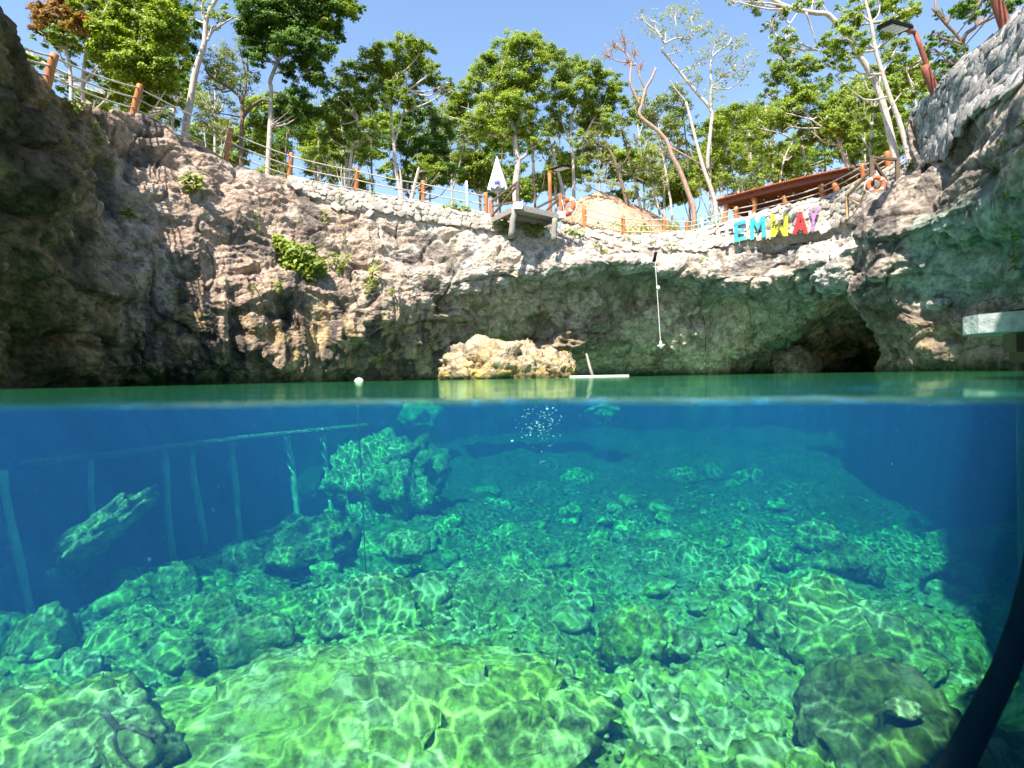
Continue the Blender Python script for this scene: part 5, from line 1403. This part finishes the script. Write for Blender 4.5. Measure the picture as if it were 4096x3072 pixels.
tree("brown forked tree with thin yellowish foliage", 24.5, [([(241, 148), (242, 104), (232, 90), (215, 80)], 2.4), ([(242, 118), (250, 108), (262, 100), (270, 102)], 2.2), ([(242, 104), (246, 80), (240, 50)], 1.4)],
     [(222, 58, 15), (235, 78, 14), (214, 84, 11), (226, 104, 10), (246, 46, 12), (206, 66, 9), (250, 70, 10), (212, 112, 10), (200, 118, 8), (222, 126, 9)], 'leaf_pale', 'bark_brown', dens=1.6, lsize=2.2, twigs=4)
tree("tall dense dark green tree on a pale crooked trunk", 24.0, [([(267.5, 178), (270, 127), (271, 90), (270.5, 80), (278.5, 60), (284, 44), (290, 20)], 2.7), ([(278, 62), (270, 50), (266, 40)], 1.2), ([(272, 92), (285, 95), (292, 102)], 1.0)],
     [(262, 14, 18), (285, 10, 20), (310, 8, 19), (338, 6, 14), (356, 9, 9), (300, 30, 18), (325, 26, 15), (266, 38, 15), (290, 48, 15), (320, 44, 13), (312, 70, 13), (322, 80, 8), (286, 70, 11), (254, 56, 11), (250, 32, 12), (300, 98, 12), (288, 112, 13), (272, 120, 11), (304, 112, 10), (334, 36, 9), (252, 5, 14)], 'leaf_deep', 'bark_pale', dens=3.8, lsize=2.6, sub=12,
     extra_leaf=('leaf_mid', [(300, 2, 14), (340, 4, 11), (322, 20, 10), (312, 64, 10), (290, 32, 10), (352, 8, 8)], 2.6))
tree("leafy green tree between the dark tree and the forked pale trunk", 25.5, [([(348, 196), (352, 150), (358, 120), (346, 95)], 1.9), ([(353, 150), (368, 138), (372, 110)], 1.3)],
     [(334, 96, 12), (350, 88, 11), (330, 115, 14), (350, 112, 14), (366, 102, 11), (345, 132, 14), (361, 140, 12), (331, 140, 11), (376, 126, 11), (345, 156, 10), (366, 160, 9), (322, 155, 9)], 'leaf_mid', 'bark_pale', dens=3.2, lsize=2.4)
tree("round crowned green tree on a forked pale trunk behind the rope fence", 26.0, [([(401, 200), (395.5, 168), (394, 145), (392, 127), (391, 104), (394, 80)], 2.3), ([(394, 143), (403.5, 113), (408, 90)], 1.3), ([(392, 110), (378, 90)], 1.0)],
     [(403, 44, 11), (420, 54, 13), (390, 55, 13), (370, 60, 12), (350, 72, 12), (380, 75, 15), (405, 77, 15), (426, 75, 12), (441, 86, 11), (452, 91, 8), (360, 86, 10), (400, 96, 13), (376, 98, 12), (416, 99, 10), (338, 82, 8), (412, 44, 9), (434, 70, 8), (448, 82, 7)], 'leaf_mid', 'bark_pale', dens=3.8, lsize=2.3, sub=12)
tree("shadowy dark green tree standing behind the forked pale trunk", 28.5, [([(412, 200), (406, 160), (412, 130)], 1.4), ([(420, 200), (424, 160), (430, 120)], 1.2)],
     [(410, 121, 13), (430, 113, 13), (442, 130, 13), (415, 145, 15), (436, 154, 13), (421, 168, 12), (400, 166, 10), (404, 186, 10), (440, 176, 11), (425, 188, 10), (455, 170, 10)], 'leaf_deep', 'bark_brown', dens=3.4, lsize=2.3)
tree("cut stump trunk with leafy shoots between the fence posts", 25.4, [([(411, 204), (414, 188), (418, 172), (420, 164)], 2.6), ([(403, 203), (401, 180), (400, 170)], 1.6)],
     [(424, 160, 8), (432, 166, 8), (440, 172, 8), (430, 178, 7), (418, 158, 6)], 'leaf_bright', 'bark_pale', dens=2.4, lsize=2.6)
tree("broad sunlit green tree on a thick white trunk by the platform", 31.0, [([(516, 204), (515.5, 185), (518, 162), (515.5, 148), (514, 133), (508, 112), (500, 98)], 4.0), ([(518, 160), (525, 156), (527, 150)], 2.0), ([(514, 134), (522, 112)], 1.6)],
     [(500, 54, 14), (520, 45, 14), (536, 44, 12), (547, 50, 10), (486, 70, 14), (470, 92, 14), (460, 106, 14), (500, 84, 16), (520, 74, 16), (490, 110, 16), (516, 104, 15), (476, 126, 13), (456, 130, 11), (500, 130, 11), (526, 124, 13), (540, 140, 9), (448, 116, 9), (536, 64, 12), (540, 90, 12), (512, 38, 8), (474, 78, 9)], 'leaf_bright', 'bark_pale', dens=3.6, lsize=2.3, sub=12)
tree("wide green tree with dark inner crown behind the lamp on the square post", 34.0, [([(574, 208), (573, 160), (571, 145), (571, 120), (576, 106)], 2.0), ([(580, 145), (592, 122), (598, 112)], 1.4), ([(572, 146), (563, 125), (560, 112)], 1.1)],
     [(560, 67, 13), (575, 70, 13), (590, 74, 13), (605, 80, 13), (616, 86, 10), (560, 90, 13), (580, 95, 13), (600, 100, 13), (616, 106, 11), (560, 110, 11), (590, 118, 13), (626, 116, 9), (578, 138, 9), (586, 152, 10), (608, 122, 9), (552, 126, 9), (636, 118, 7)], 'leaf_mid', 'bark_pale', dens=3.8, lsize=2.2, sub=12)
tree("slanting bare pale trunk beside the thatched roof", 33.5, [([(566, 214), (563, 191), (557, 168), (551, 147), (547, 130)], 2.0)], [(546, 128, 9), (540, 150, 8), (552, 160, 7), (556, 148, 7)], 'leaf_mid', 'bark_pale', dens=2.6, lsize=2.2)
tree("winding white tree with a bare pinkish twig crown", 30.0, [([(694, 212), (688, 192), (680, 171), (672, 156), (667, 142), (657, 130), (640, 116), (642, 104), (646, 88), (651, 80), (656, 68)], 2.6), ([(640, 106), (632, 88), (630, 79), (631, 62), (625, 52), (616, 44)], 1.5), ([(668, 146), (690, 158), (700, 164)], 1.1), ([(646, 90), (640, 78), (636, 64)], 0.9)],
     [(612, 46, 10), (624, 40, 11), (634, 52, 9), (606, 54, 8), (628, 62, 7), (640, 66, 8)], 'leaf_pale', 'twig', dens=0.22, lsize=2.0, twigs=26, branch_r=0.05)
tree("tall open tree with silvery leaves against the blue sky", 32.0, [([(716, 212), (712, 192), (704, 170), (697, 145), (691, 121), (686, 102)], 2.6), ([(708, 170), (708, 156), (711, 127), (711, 110), (697, 93), (680, 72), (666, 55), (662, 51), (664, 44), (658, 32)], 2.0), ([(664, 44), (677, 38), (690, 40)], 1.1), ([(711, 110), (711, 86), (712, 58), (728, 45), (731, 38)], 1.5), ([(712, 88), (722, 76), (735, 68)], 1.0), ([(686, 102), (676, 90), (670, 80)], 1.0)],
     [(640, 17, 8), (655, 20, 10), (675, 14, 12), (691, 15, 11), (702, 27, 11), (666, 32, 10), (690, 35, 12), (716, 44, 11), (735, 45, 11), (746, 65, 11), (726, 74, 12), (700, 60, 12), (690, 80, 12), (715, 94, 11), (742, 80, 8), (650, 30, 8), (678, 50, 8), (730, 56, 9), (720, 34, 8), (750, 54, 7)], 'leaf_pale', 'bark_pale', dens=1.0, lsize=2.3, sub=9, twigs=5)
tree("yellow green airy tree behind the winding white trunk", 34.0, [([(672, 215), (668, 185), (662, 150), (656, 120)], 1.5), ([(660, 215), (650, 170), (645, 130)], 1.1)],
     [(650, 110, 14), (670, 100, 13), (660, 130, 13), (684, 118, 12), (680, 145, 11), (650, 155, 11), (632, 142, 9), (636, 168, 10), (660, 178, 11), (640, 96, 9), (622, 170, 9)], 'leaf_pale', 'bark_pale', dens=1.9, lsize=2.3, twigs=3)
tree("sunny yellow green tree beside the pavilion end", 33.5, [([(722, 215), (722, 180), (727, 150), (735, 120)], 1.6), ([(728, 150), (716, 130)], 1.0), ([(738, 215), (740, 175), (752, 140)], 1.1)],
     [(700, 134, 11), (720, 128, 13), (741, 114, 13), (731, 150, 13), (752, 140, 11), (746, 164, 11), (706, 165, 10), (720, 178, 10), (690, 150, 8), (756, 118, 8), (764, 160, 9), (738, 182, 8), (694, 182, 9)], 'leaf_bright', 'bark_pale', dens=2.0, lsize=2.4, twigs=3)
tree("dark brown crooked tree behind the thatch ridge", 33.0, [([(628, 212), (622, 185), (616, 165), (609, 150), (598, 145), (592, 138)], 2.2), ([(618, 170), (626, 160), (632, 148)], 1.1), ([(642, 215), (630, 160), (620, 128)], 1.4)],
     [(592, 138, 9), (606, 140, 8), (620, 128, 9), (600, 160, 8), (612, 182, 9), (630, 192, 10), (596, 178, 9), (584, 184, 8)], 'leaf_pale', 'bark_brown', dens=1.5, lsize=2.3, twigs=4)
tree("green tree with layered crown over the pavilion roof", 27.0, [([(853.5, 190), (847, 165.5), (840, 145), (835, 131), (826, 116)], 2.5), ([(836, 132), (824, 128), (812, 120)], 1.2)],
     [(800, 106, 14), (821, 115, 13), (836, 120, 12), (841, 106, 11), (776, 112, 11), (790, 126, 11), (811, 131, 12), (846, 131, 9), (828, 136, 9), (808, 94, 10)], 'leaf_mid', 'bark_pale', dens=3.6, lsize=2.4, sub=12)
tree("mid green tree reaching up past the layered crown", 29.5, [([(815, 195), (806, 165), (800, 130), (796, 95), (790, 70)], 1.6), ([(800, 128), (784, 110), (776, 100)], 1.0), ([(778, 195), (784, 160), (794, 140)], 1.1)],
     [(780, 56, 11), (790, 70, 14), (806, 66, 12), (816, 85, 11), (785, 90, 13), (772, 76, 9), (764, 96, 8), (792, 46, 9), (765, 130, 10), (776, 150, 10), (792, 156, 10), (768, 176, 10), (800, 170, 9), (824, 160, 9), (756, 190, 9)], 'leaf_mid', 'bark_pale', dens=3.0, lsize=2.4)
tree("great leaning pale trunk arching over the pavilion to the frame top", 20.6, [([(897, 166), (895, 156), (891, 137), (885, 112), (876, 84), (870, 72), (861, 58), (852, 44), (837, 24), (827, 14), (814, 13), (791, 8), (775, 1), (760, -8)], 3.9), ([(827, 14), (820, 2), (816, -8)], 1.8), ([(885, 114), (896, 100), (902, 92)], 1.0), ([(800, 10), (790, 24), (784, 40)], 0.9), ([(806, 12), (812, 30), (818, 50)], 1.0)],
     [(800, 3, 8), (780, 14, 9), (770, 25, 9), (790, 34, 8), (758, 4, 9), (813, 0, 8), (746, 2, 8), (776, 40, 7), (730, 0, 6), (798, 44, 6)], 'leaf_mid', 'bark_pale', dens=2.2, lsize=2.9, twigs=4)
tree("straight slim white trunk crossing the leaning one", 20.0, [([(909, 166), (907, 150), (899, 121), (889.5, 96), (882.6, 74), (875.6, 50), (871, 23), (866, 4), (865, -8)], 2.8)],
     [(880, 4, 13), (900, 12, 12), (890, 26, 11), (906, 26, 10), (850, 24, 11), (840, 36, 11), (830, 46, 12), (846, 60, 11), (860, 40, 9), (912, 8, 9), (856, 8, 9), (840, 12, 8), (826, 62, 9), (836, 76, 8)], 'leaf_bright', 'bark_pale', dens=2.6, lsize=2.8)
tree("shaded green tree behind the lamp on the reddish pole", 23.5, [([(872, 172), (870, 150), (874, 110), (880, 80), (892, 56)], 1.5), ([(874, 112), (868, 90), (862, 74)], 1.0), ([(920, 125), (914, 95), (906, 70)], 1.2)],
     [(895, 50, 13), (906, 70, 13), (890, 86, 11), (916, 82, 11), (880, 102, 11), (870, 116, 11), (906, 96, 10), (860, 131, 9), (882, 138, 10), (884, 66, 11), (921, 60, 9), (926, 45, 8), (862, 150, 9), (846, 150, 8), (912, 112, 8), (900, 122, 9), (858, 96, 8)], 'leaf_mid', 'bark_pale', dens=3.0, lsize=2.6)
tree("brown forked tree with drooping leaves above the high wall", 14.6, [([(967, 70), (965, 51), (959, 38), (946, 24), (932, 8)], 2.4), ([(962, 44), (966, 34), (977, 25), (976, 9), (984, -4)], 2.2), ([(936, 12), (935, 0), (934, -8)], 1.4)],
     [(960, 6, 10), (972, 12, 8), (986, 4, 10), (940, 14, 6), (946, 40, 8), (956, 50, 8), (936, 36, 8), (941, 60, 8), (1000, 4, 8), (1016, 6, 9), (952, 62, 7), (930, 48, 6), (968, -2, 10)], 'leaf_deep', 'bark_brown', dens=2.2, lsize=3.6)
for k, (u, v, Y, h) in enumerate([(-60, 60, 22, 0), (1090, -40, 16, 0)]):
    tree("green tree standing just outside the frame by the " + ("rope fence" if k == 0 else "high wall"), Y, [([(u, v + 80), (u + 4, v + 30), (u, v - 30)], 3)], [(u, v - 20, 26), (u + 26, v, 20), (u - 20, v + 10, 20), (u + 10, v - 50, 22)], 'leaf_mid', dens=1.8, lsize=3.5)
# the wood goes on behind: thinner trees further back
BGT = [(215, 150, 34, 0), (318, 165, 36, 1), (372, 170, 38, 2), (452, 170, 37, 0), (480, 176, 40, 1), (535, 180, 38, 2), (600, 190, 40, 0), (645, 200, 42, 1), (690, 200, 40, 2), (735, 195, 42, 0), (775, 190, 36, 1), (826, 178, 34, 2), (150, 130, 30, 0), (285, 160, 33, 2), (865, 160, 30, 1), (556, 188, 36, 1), (665, 205, 38, 0), (500, 180, 35, 2), (430, 185, 41, 1), (345, 172, 33, 0), (710, 196, 37, 1), (752, 194, 39, 0)]
for k, (u, vb, Y, kind) in enumerate(BGT):
    rg = np.random.default_rng(1000 + k)
    lean = rg.uniform(-12, 12); H = rg.uniform(60, 105)
    tr = [(u, vb + 22), (u + lean * .3, vb - H * .4), (u + lean, vb - H)]
    bl = [(u + lean * f + rg.uniform(-16, 16), vb - H * f, rg.uniform(7, 12)) for f in rg.uniform(0.08, 1.0, 10)]
    spot = ["behind the second fence span", "behind the crooked dark tree", "between the dark tree and the forked trunk", "behind the parasol", "just past the parasol", "behind the lamp on the square post", "behind the thatch ridge", "over the low end of the thatch", "behind the winding white tree", "behind the pavilion end", "over the pavilion middle", "behind the layered crown", "behind the bushy bright tree", "under the dense dark crown", "behind the leaning trunk", "beside the slanting bare trunk", "past the far corner of the thatch", "behind the thick white trunk", "under the shadowy dark tree", "below the leafy green tree", "beside the silvery tree", "between the silvery tree and the pavilion"][k]
    tree(["slender pale back row tree ", "thin leafy back row tree ", "small dark back row tree "][kind] + spot,
         Y, [(tr, rg.uniform(1.0, 1.8))], bl, ['leaf_pale', 'leaf_bright', 'leaf_deep'][kind], ['bark_pale', 'bark_pale', 'bark_brown'][kind], dens=1.7, lsize=2.1, group="trees of the back row")

# low growth under the trees: one mass
def undergrowth():
    C = []; Nn = []; Rd = []
    for k in range(150):
        u = RT.uniform(150, 900); Y = float(bw_rim(u)) + RT.uniform(2.5, 10)
        z0 = 6.9; h = RT.uniform(0.3, 1.2); x = (u - 512) / F_PX * Y
        n = int(RT.uniform(60, 190)); q = RT.normal(size=(n, 3)) * np.array([0.45, 0.45, 0.25]) * h
        C.append(np.array([x, Y, z0 + h * 0.5]) + q); Nn.append(unit(RT.normal(size=(n, 3)) + np.array([0, -0.2, 0.7]))); Rd.append(np.clip(RT.uniform(0, 0.6) + RT.uniform(-.1, .4, n), 0, 1))
    C, Nn, Rd = np.concatenate(C), np.concatenate(Nn), np.concatenate(Rd)
    o = leaves_obj("undergrowth", C, RT.uniform(0.1, 0.2, len(C)), Nn, Rd, M['leaf_mid'], None)
    tag(o, "tangled green undergrowth under the rim trees", "undergrowth", kind="stuff")
undergrowth()

# ---------------------------------------------------------------- plants on the rock
def hit_back(u, v):
    """point of the back cliff under a pixel"""
    c = float(bw_col(u)); ci = np.argmin(np.abs(ct_back - c))
    Pcol = BACKV[:, ci, :]
    vv = []
    for p in Pcol:
        d = CAM_RN.T @ (p - np.array([0, 0, CAM_H])); vv.append(384 + d[1] / d[2] * F_PX)
    i = int(np.argmin(np.abs(np.array(vv) - v)))
    return Pcol[i]
def hit_right(u, v):
    P = RIGHTV.reshape(-1, 3)
    d = (P - np.array([0, 0, CAM_H])) @ CAM_RN
    uu = 512 - d[:, 0] / d[:, 2] * F_PX; vv = 384 + d[:, 1] / d[:, 2] * F_PX
    e = (uu - u) ** 2 + (vv - v) ** 2 + 0.3 * P[:, 1]
    return P[int(np.argmin(e))]
def plant(label, p, blobs, leaf, lsize, n_leaf, stems=4, name="plant", cat="plant", big=False, group="plants growing on the rock"):
    """blobs: (du, dv, r) pixels from p's pixel"""
    p = np.array(p); Y = p[1]
    root = empty(name, tuple(p)); tag(root, label, cat, group)
    s = Y / F_PX
    mb = MB(); C, Nn, Rd = [], [], []
    for (du, dv, r) in blobs:
        c = p + np.array([du * s, -0.25 - r * s * 0.4, -dv * s])
        mid = (p + c) / 2 + np.array([0, -0.1, 0.06])
        mb.tube(Surf._cr(np.array([p, mid, c]), np.linspace(0, 2, 6)), np.linspace(0.018, 0.008, 6), 5, cap=False)
        n = int(n_leaf * (r / 8) ** 2) + 4
        q = unit(RT.normal(size=(n, 3))) * RT.uniform(0.3, 1.0, (n, 1)) ** 0.5
        C.append(c + q * np.array([1, 0.7, 0.9]) * r * s)
        Nn.append(unit(q * 0.5 + RT.normal(size=(n, 3)) * 0.35 + np.array([0, -0.6, 0.75]))); Rd.append(np.clip(RT.uniform(0.1, 0.6) + RT.uniform(-.2, .4, n), 0, 1))
    mb.build("stem", M['bark_brown'], root, True)
    C, Nn, Rd = np.concatenate(C), np.concatenate(Nn), np.concatenate(Rd)
    leaves_obj("foliage", C, RT.uniform(0.7, 1.3, len(C)) * lsize * s, Nn, Rd, M[leaf], root, 0.75 if big else 0.5)
    return root
PL = [
 ("large leafy shrub spilling over the middle of the cliff", 308, 262, [(-20, -14, 10), (-8, -8, 12), (4, -6, 12), (-4, 6, 12), (12, 4, 11), (-14, 2, 10), (18, 10, 7), (-24, -22, 6), (6, 14, 8)], 'leaf_mid', 4.6, 70, True),
 ("trailing yellow green vine hanging next to the large shrub", 344, 264, [(-8, -4, 7), (0, -2, 8), (0, 8, 6), (-2, 18, 5), (0, 26, 4), (8, -6, 4)], 'leaf_lime', 3.2, 60, False),
 ("narrow drooping bright plant under the vine", 370, 276, [(4, -6, 6), (2, 2, 7), (0, 10, 6), (-4, 16, 4), (8, -12, 4)], 'leaf_lime', 4.2, 40, False),
 ("papaya like rosette plant on the upper ledge", 192, 188, [(0, -8, 7), (-7, -4, 6), (6, -6, 6), (0, 2, 6), (8, 2, 5)], 'leaf_mid', 6.0, 22, True),
 ("young bright plant sprouting on the dark rock edge", 98, 140, [(0, -6, 6), (4, -2, 6), (-2, 4, 5), (6, 6, 4), (2, -12, 3)], 'leaf_lime', 5.2, 24, False),
 ("small bright sprout under the young plant", 116, 165, [(0, 0, 4), (2, 6, 4), (4, -6, 3)], 'leaf_lime', 3.6, 26, False),
 ("drooping plant in the shadow at the rim corner", 80, 108, [(0, -2, 5), (6, 2, 5), (-4, 2, 4), (2, 8, 4)], 'leaf_mid', 4.6, 22, False),
 ("broad leaved plant at the shadow edge of the dark wall", 138, 216, [(0, 0, 5), (6, -2, 5), (-6, -2, 4), (10, 3, 4)], 'leaf_lime', 6.0, 14, True),
 ("small tuft on the ledge below the rim wall", 327, 217, [(0, -4, 4), (0, 3, 4), (1, 8, 3)], 'leaf_lime', 3.0, 40, False),
 ("hanging tuft on the pale rubble wall", 342, 198, [(0, -4, 3), (0, 2, 3), (0, 8, 3)], 'leaf_lime', 3.0, 36, False),
 ("thin sprig on the rubble wall behind the fence", 418, 210, [(0, -2, 4), (1, 4, 3)], 'leaf_mid', 3.2, 26, False),
 ("sprig rising from the top of the rubble wall", 372, 194, [(0, -2, 4), (1, -6, 3)], 'leaf_mid', 3.2, 22, False),
 ("green clump under the jumping platform", 500, 226, [(0, -4, 6), (4, 2, 6), (6, 10, 6), (8, 18, 5), (-4, 2, 4)], 'leaf_mid', 3.0, 60, False),
 ("bright broad leaved bush between the platform legs", 536, 232, [(-6, -2, 6), (2, -3, 6), (8, 0, 6), (-4, 5, 5)], 'leaf_lime', 4.2, 36, True),
 ("yellowish creeper beside the platform leg", 571, 232, [(-4, 0, 5), (4, 0, 5), (10, 2, 5), (0, 4, 4)], 'leaf_lime', 3.0, 44, False),
 ("green streak of creeper on the white rock", 600, 250, [(-4, -4, 4), (0, 0, 4), (3, 5, 4), (7, 10, 4)], 'leaf_lime', 3.0, 46, False),
 ("pale shrub on the rock below the middle of the thatch", 625, 240, [(0, 0, 6), (4, 4, 5), (-3, 3, 4)], 'leaf_pale', 2.8, 44, False),
 ("low weeds above the rope swing", 650, 247, [(0, -2, 4), (3, 3, 4), (6, 8, 3)], 'leaf_lime', 2.8, 36, False),
 ("dry green tuft on the white rock past the swing", 668, 247, [(0, 0, 5), (5, 2, 4)], 'leaf_pale', 2.8, 36, False),
 ("weed clump below the faded letter", 700, 262, [(0, 0, 4), (6, -3, 4), (0, 6, 3)], 'leaf_lime', 2.8, 36, False),
 ("fern like tuft at the foot of the blue letter", 739, 242, [(-2, 0, 4), (3, 0, 4)], 'leaf_mid', 3.0, 34, False),
 ("tuft at the foot of the red letter", 796, 236, [(0, 0, 4), (4, -2, 3)], 'leaf_mid', 3.0, 34, False),
 ("small cushion plant on the pale rock under the purple letter", 840, 229, [(0, 0, 3.4)], 'leaf_mid', 2.6, 60, False),
 ("little plants on the dark ledge beside the fluted wall", 259, 216, [(0, 0, 4), (-1, 8, 4), (2, 14, 3)], 'leaf_lime', 3.0, 36, False),
 ("sprig with yellow leaves in the middle of the fluted wall", 280, 286, [(0, -2, 5), (0, 4, 5)], 'leaf_lime', 3.8, 28, False),
 ("single sprig at the left of the yellow sprig", 255, 290, [(0, -2, 4), (-2, 4, 3)], 'leaf_lime', 3.2, 24, False),
 ("tuft on the red brown rock under the drooping plant", 390, 290, [(0, 0, 4), (2, 4, 3)], 'leaf_lime', 3.2, 26, False),
 ("small ferny plant deep in the shade above the water", 98, 345, [(0, 0, 4), (-5, 1, 3), (5, 0, 3)], 'leaf_deep', 4.0, 20, False),
 ("palm like fan at the fence foot near the parasol", 452, 208, [(0, -3, 6), (8, -2, 6), (14, 2, 5), (-6, 0, 5)], 'leaf_bright', 5.0, 30, False),
]
for k, (lb, u, v, bl, lf, ls, nl, big) in enumerate(PL):
    lb = lb.replace("at the left of", "beside")
    plant(lb, hit_back(u, v), bl, lf, ls, nl, big=big)
pst = hit_right(937, 304)
boulder(pst + np.array([-0.05, -0.12, 0]), (0.24, 0.2, 0.14), 57, "pale rounded stone lodged in the green face", group=SHORE, rough=0.3, block=0.5, mat='rock', cols=lambda P: np.repeat(np.array([[0.5, 0.47, 0.41]]), len(P), 0) * (1 + 0.3 * fbm(P * 3, 3)[:, None]))
PR = [
 ("bright leafy tuft on the ledge of the overhang", 975, 112, [(0, -6, 6), (4, 0, 6), (-4, 2, 5), (0, 8, 5)], 'leaf_lime', 4.6, 34, False),
 ("rounded green tuft below the bright leafy one", 951, 125, [(0, 0, 5), (4, 3, 4), (-3, 2, 4)], 'leaf_mid', 4.0, 36, False),
 ("sprawling bush high on the weathered wall", 1008, 70, [(-4, -6, 7), (4, -4, 8), (-2, 4, 7), (6, 6, 7), (10, -12, 6)], 'leaf_bright', 4.6, 40, False),
 ("yellow trailing plant on the weathered wall", 1000, 92, [(0, -4, 4), (-2, 3, 4), (2, -10, 3), (-6, 6, 4)], 'leaf_lime', 4.4, 26, False),
 ("grey green creeper spread over the weathered wall", 986, 78, [(0, 0, 7), (6, 6, 6), (-4, 6, 5)], 'leaf_pale', 4.6, 22, True),
 ("dark hanging shrub beside the side platform", 906, 168, [(0, -18, 8), (4, -8, 9), (2, 4, 8), (8, -20, 7), (-4, -4, 6), (0, 12, 6)], 'leaf_deep', 4.0, 50, False),
 ("dark tuft on the corner of the overhang", 1012, 130, [(0, 0, 5), (4, -4, 5)], 'leaf_deep', 4.4, 34, False),
 ("shaded shrub at the foot of the small platform", 856, 250, [(0, 0, 5), (4, 3, 5)], 'leaf_deep', 3.4, 40, False),
]
for (lb, u, v, bl, lf, ls, nl, big) in PR:
    plant(lb, hit_right(u, v), bl, lf, ls, nl, big=big)
def vine(label, pts, fn, n_leaf, leaf):
    P = np.array([np.array(fn(u, v)) + np.array([-0.05, -0.25, 0]) for u, v in pts])
    root = empty("hanging_vine", tuple(P[0])); tag(root, label, "vine", "vines hanging down the rock")
    t = np.linspace(0, len(P) - 1, 40); Ps = Surf._cr(P, t)
    MB().tube(Ps, 0.012, 5).build("stem", M['bark_brown'], root, True)
    idx = RT.integers(0, 40, n_leaf)
    C = Ps[idx] + RT.normal(0, 0.05, (n_leaf, 3))
    leaves_obj("foliage", C, RT.uniform(0.06, 0.14, n_leaf), unit(RT.normal(size=(n_leaf, 3)) + np.array([0, -1, 0.3])), RT.random(n_leaf), M[leaf], root, 0.7)
vine("long leafy vine hanging down the green overhang", [(998, 150), (1001, 190), (1003, 230), (1006, 270), (1010, 300)], hit_right, 110, 'leaf_mid')
vine("bare root like vine trailing from the upper ledge", [(342, 215), (346, 235), (349, 255), (348, 275)], hit_back, 24, 'leaf_lime')
vine("pale dry stems dangling beside the white streak", [(369, 225), (371, 245), (369, 265)], hit_back, 10, 'leaf_pale')

def far_wood():
    rg = np.random.default_rng(4)
    bl = [(rg.uniform(60, 940), 0, rg.uniform(9, 16), 0.0) for _ in range(170)]
    bl = [(u, float(np.interp(u, [60, 150, 250, 450, 640, 760, 940], [80, 112, 138, 158, 166, 160, 110])) + rg.uniform(-44, 36), r, rg.uniform(-6, 8)) for u, _, r, _ in bl]
    C, Nn, Rd = crown_points(bl, 46.0, 2.6, 11, 0.0)
    o = leaves_obj("far_wood", C, RT.uniform(0.14, 0.26, len(C)), Nn, Rd, M['leaf_mid'], None)
    tag(o, "distant green wood behind the rim trees", "wood", kind="stuff")
far_wood()

def rim_shade_tree(label, x, y, h, r):  # unseen trees added to shade the water at both sides
    root = empty("tree", (x, y, 6.8)); tag(root, label, "tree", "unseen shade trees added around the rim")
    top = np.array([x + RT.uniform(-.6, .6), y + RT.uniform(-.6, .6), 6.8 + h])
    mb = MB(); mb.tube(np.linspace([x, y, 6.5], top, 5), np.linspace(0.2, 0.08, 5), 7)
    C, Nn, Rd = [], [], []
    for k in range(22):
        d = unit(RT.normal(size=3)); c = top + d * np.array([r, r, h * 0.33]) * RT.uniform(0.4, 1.0) - np.array([0, 0, h * 0.18])
        mb.tube([top * .6 + np.array([x, y, 6.8]) * .4, (c + top) / 2 - np.array([0, 0, .3]), c], [0.06, 0.04, 0.015], 5, cap=False)
        q = RT.normal(size=(190, 3)) * 0.5
        C.append(c + q * np.array([1.0, 1.0, 0.6]) * r * 0.42); Nn.append(unit(q * 0.4 + RT.normal(size=(190, 3)) * 0.6 + np.array(SUN_DIR))); Rd.append(RT.random(190))
    mb.build("trunk", M['bark_pale'], root, True)
    C = np.concatenate(C); leaves_obj("crown", C, RT.uniform(0.2, 0.42, len(C)), np.concatenate(Nn), np.concatenate(Rd), M['leaf_mid'], root)
for lb, x, y, h, r in [("tall unseen tree added for shade on the rim above the dark near wall", -13.2, 5.4, 10.0, 3.2), ("tall unseen tree added for shade on the rim beside the swimmer", -13.0, 1.2, 10.0, 3.3), ("tall unseen tree added for shade on the rim past the swimmer", -13.0, -3.2, 10.0, 3.2), ("tall unseen tree added for shade at the far back corner of the rim", -13.6, -7.6, 10.0, 3.0),
                       ("leafy unseen tree added for shade on the rock roof over the dock", 8.6, 3.6, 6.5, 2.6), ("leafy unseen tree added for shade on the rock roof behind the dock", 6.4, -0.8, 6.5, 2.6), ("leafy unseen tree added for shade at the back of the rock roof", 4.6, -4.6, 5.5, 2.2)]:
    rim_shade_tree(lb, x, y, h, r)
# specks adrift in the water
M['speck'] = noise_mat("drifting_speck", (0.12, 0.24, 0.26), (0.2, 0.34, 0.36), 6.0, 0.8, 0.0)
ns_ = 1300
ys_ = 0.9 * (9 / 0.9) ** RT.random(ns_); xs_ = RT.uniform(-0.95, 0.95, ns_) * ys_; zs_ = -RT.uniform(0.02, 0.62, ns_) * ys_
ok = zs_ > -2.0
Cs = np.stack([xs_, ys_, zs_], 1)[ok]; ns_ = len(Cs)
Nn = unit(RT.normal(size=(ns_, 3)) * 0.6 + np.array([0, -1, 0.3]))
o = leaves_obj("specks", Cs, RT.uniform(0.0009, 0.0026, ns_) * (0.5 + 0.35 * Cs[:, 1]), Nn, RT.random(ns_), M['speck'], None, 0.9)
tag(o, "fine pale specks drifting in the water", "specks", kind="stuff")
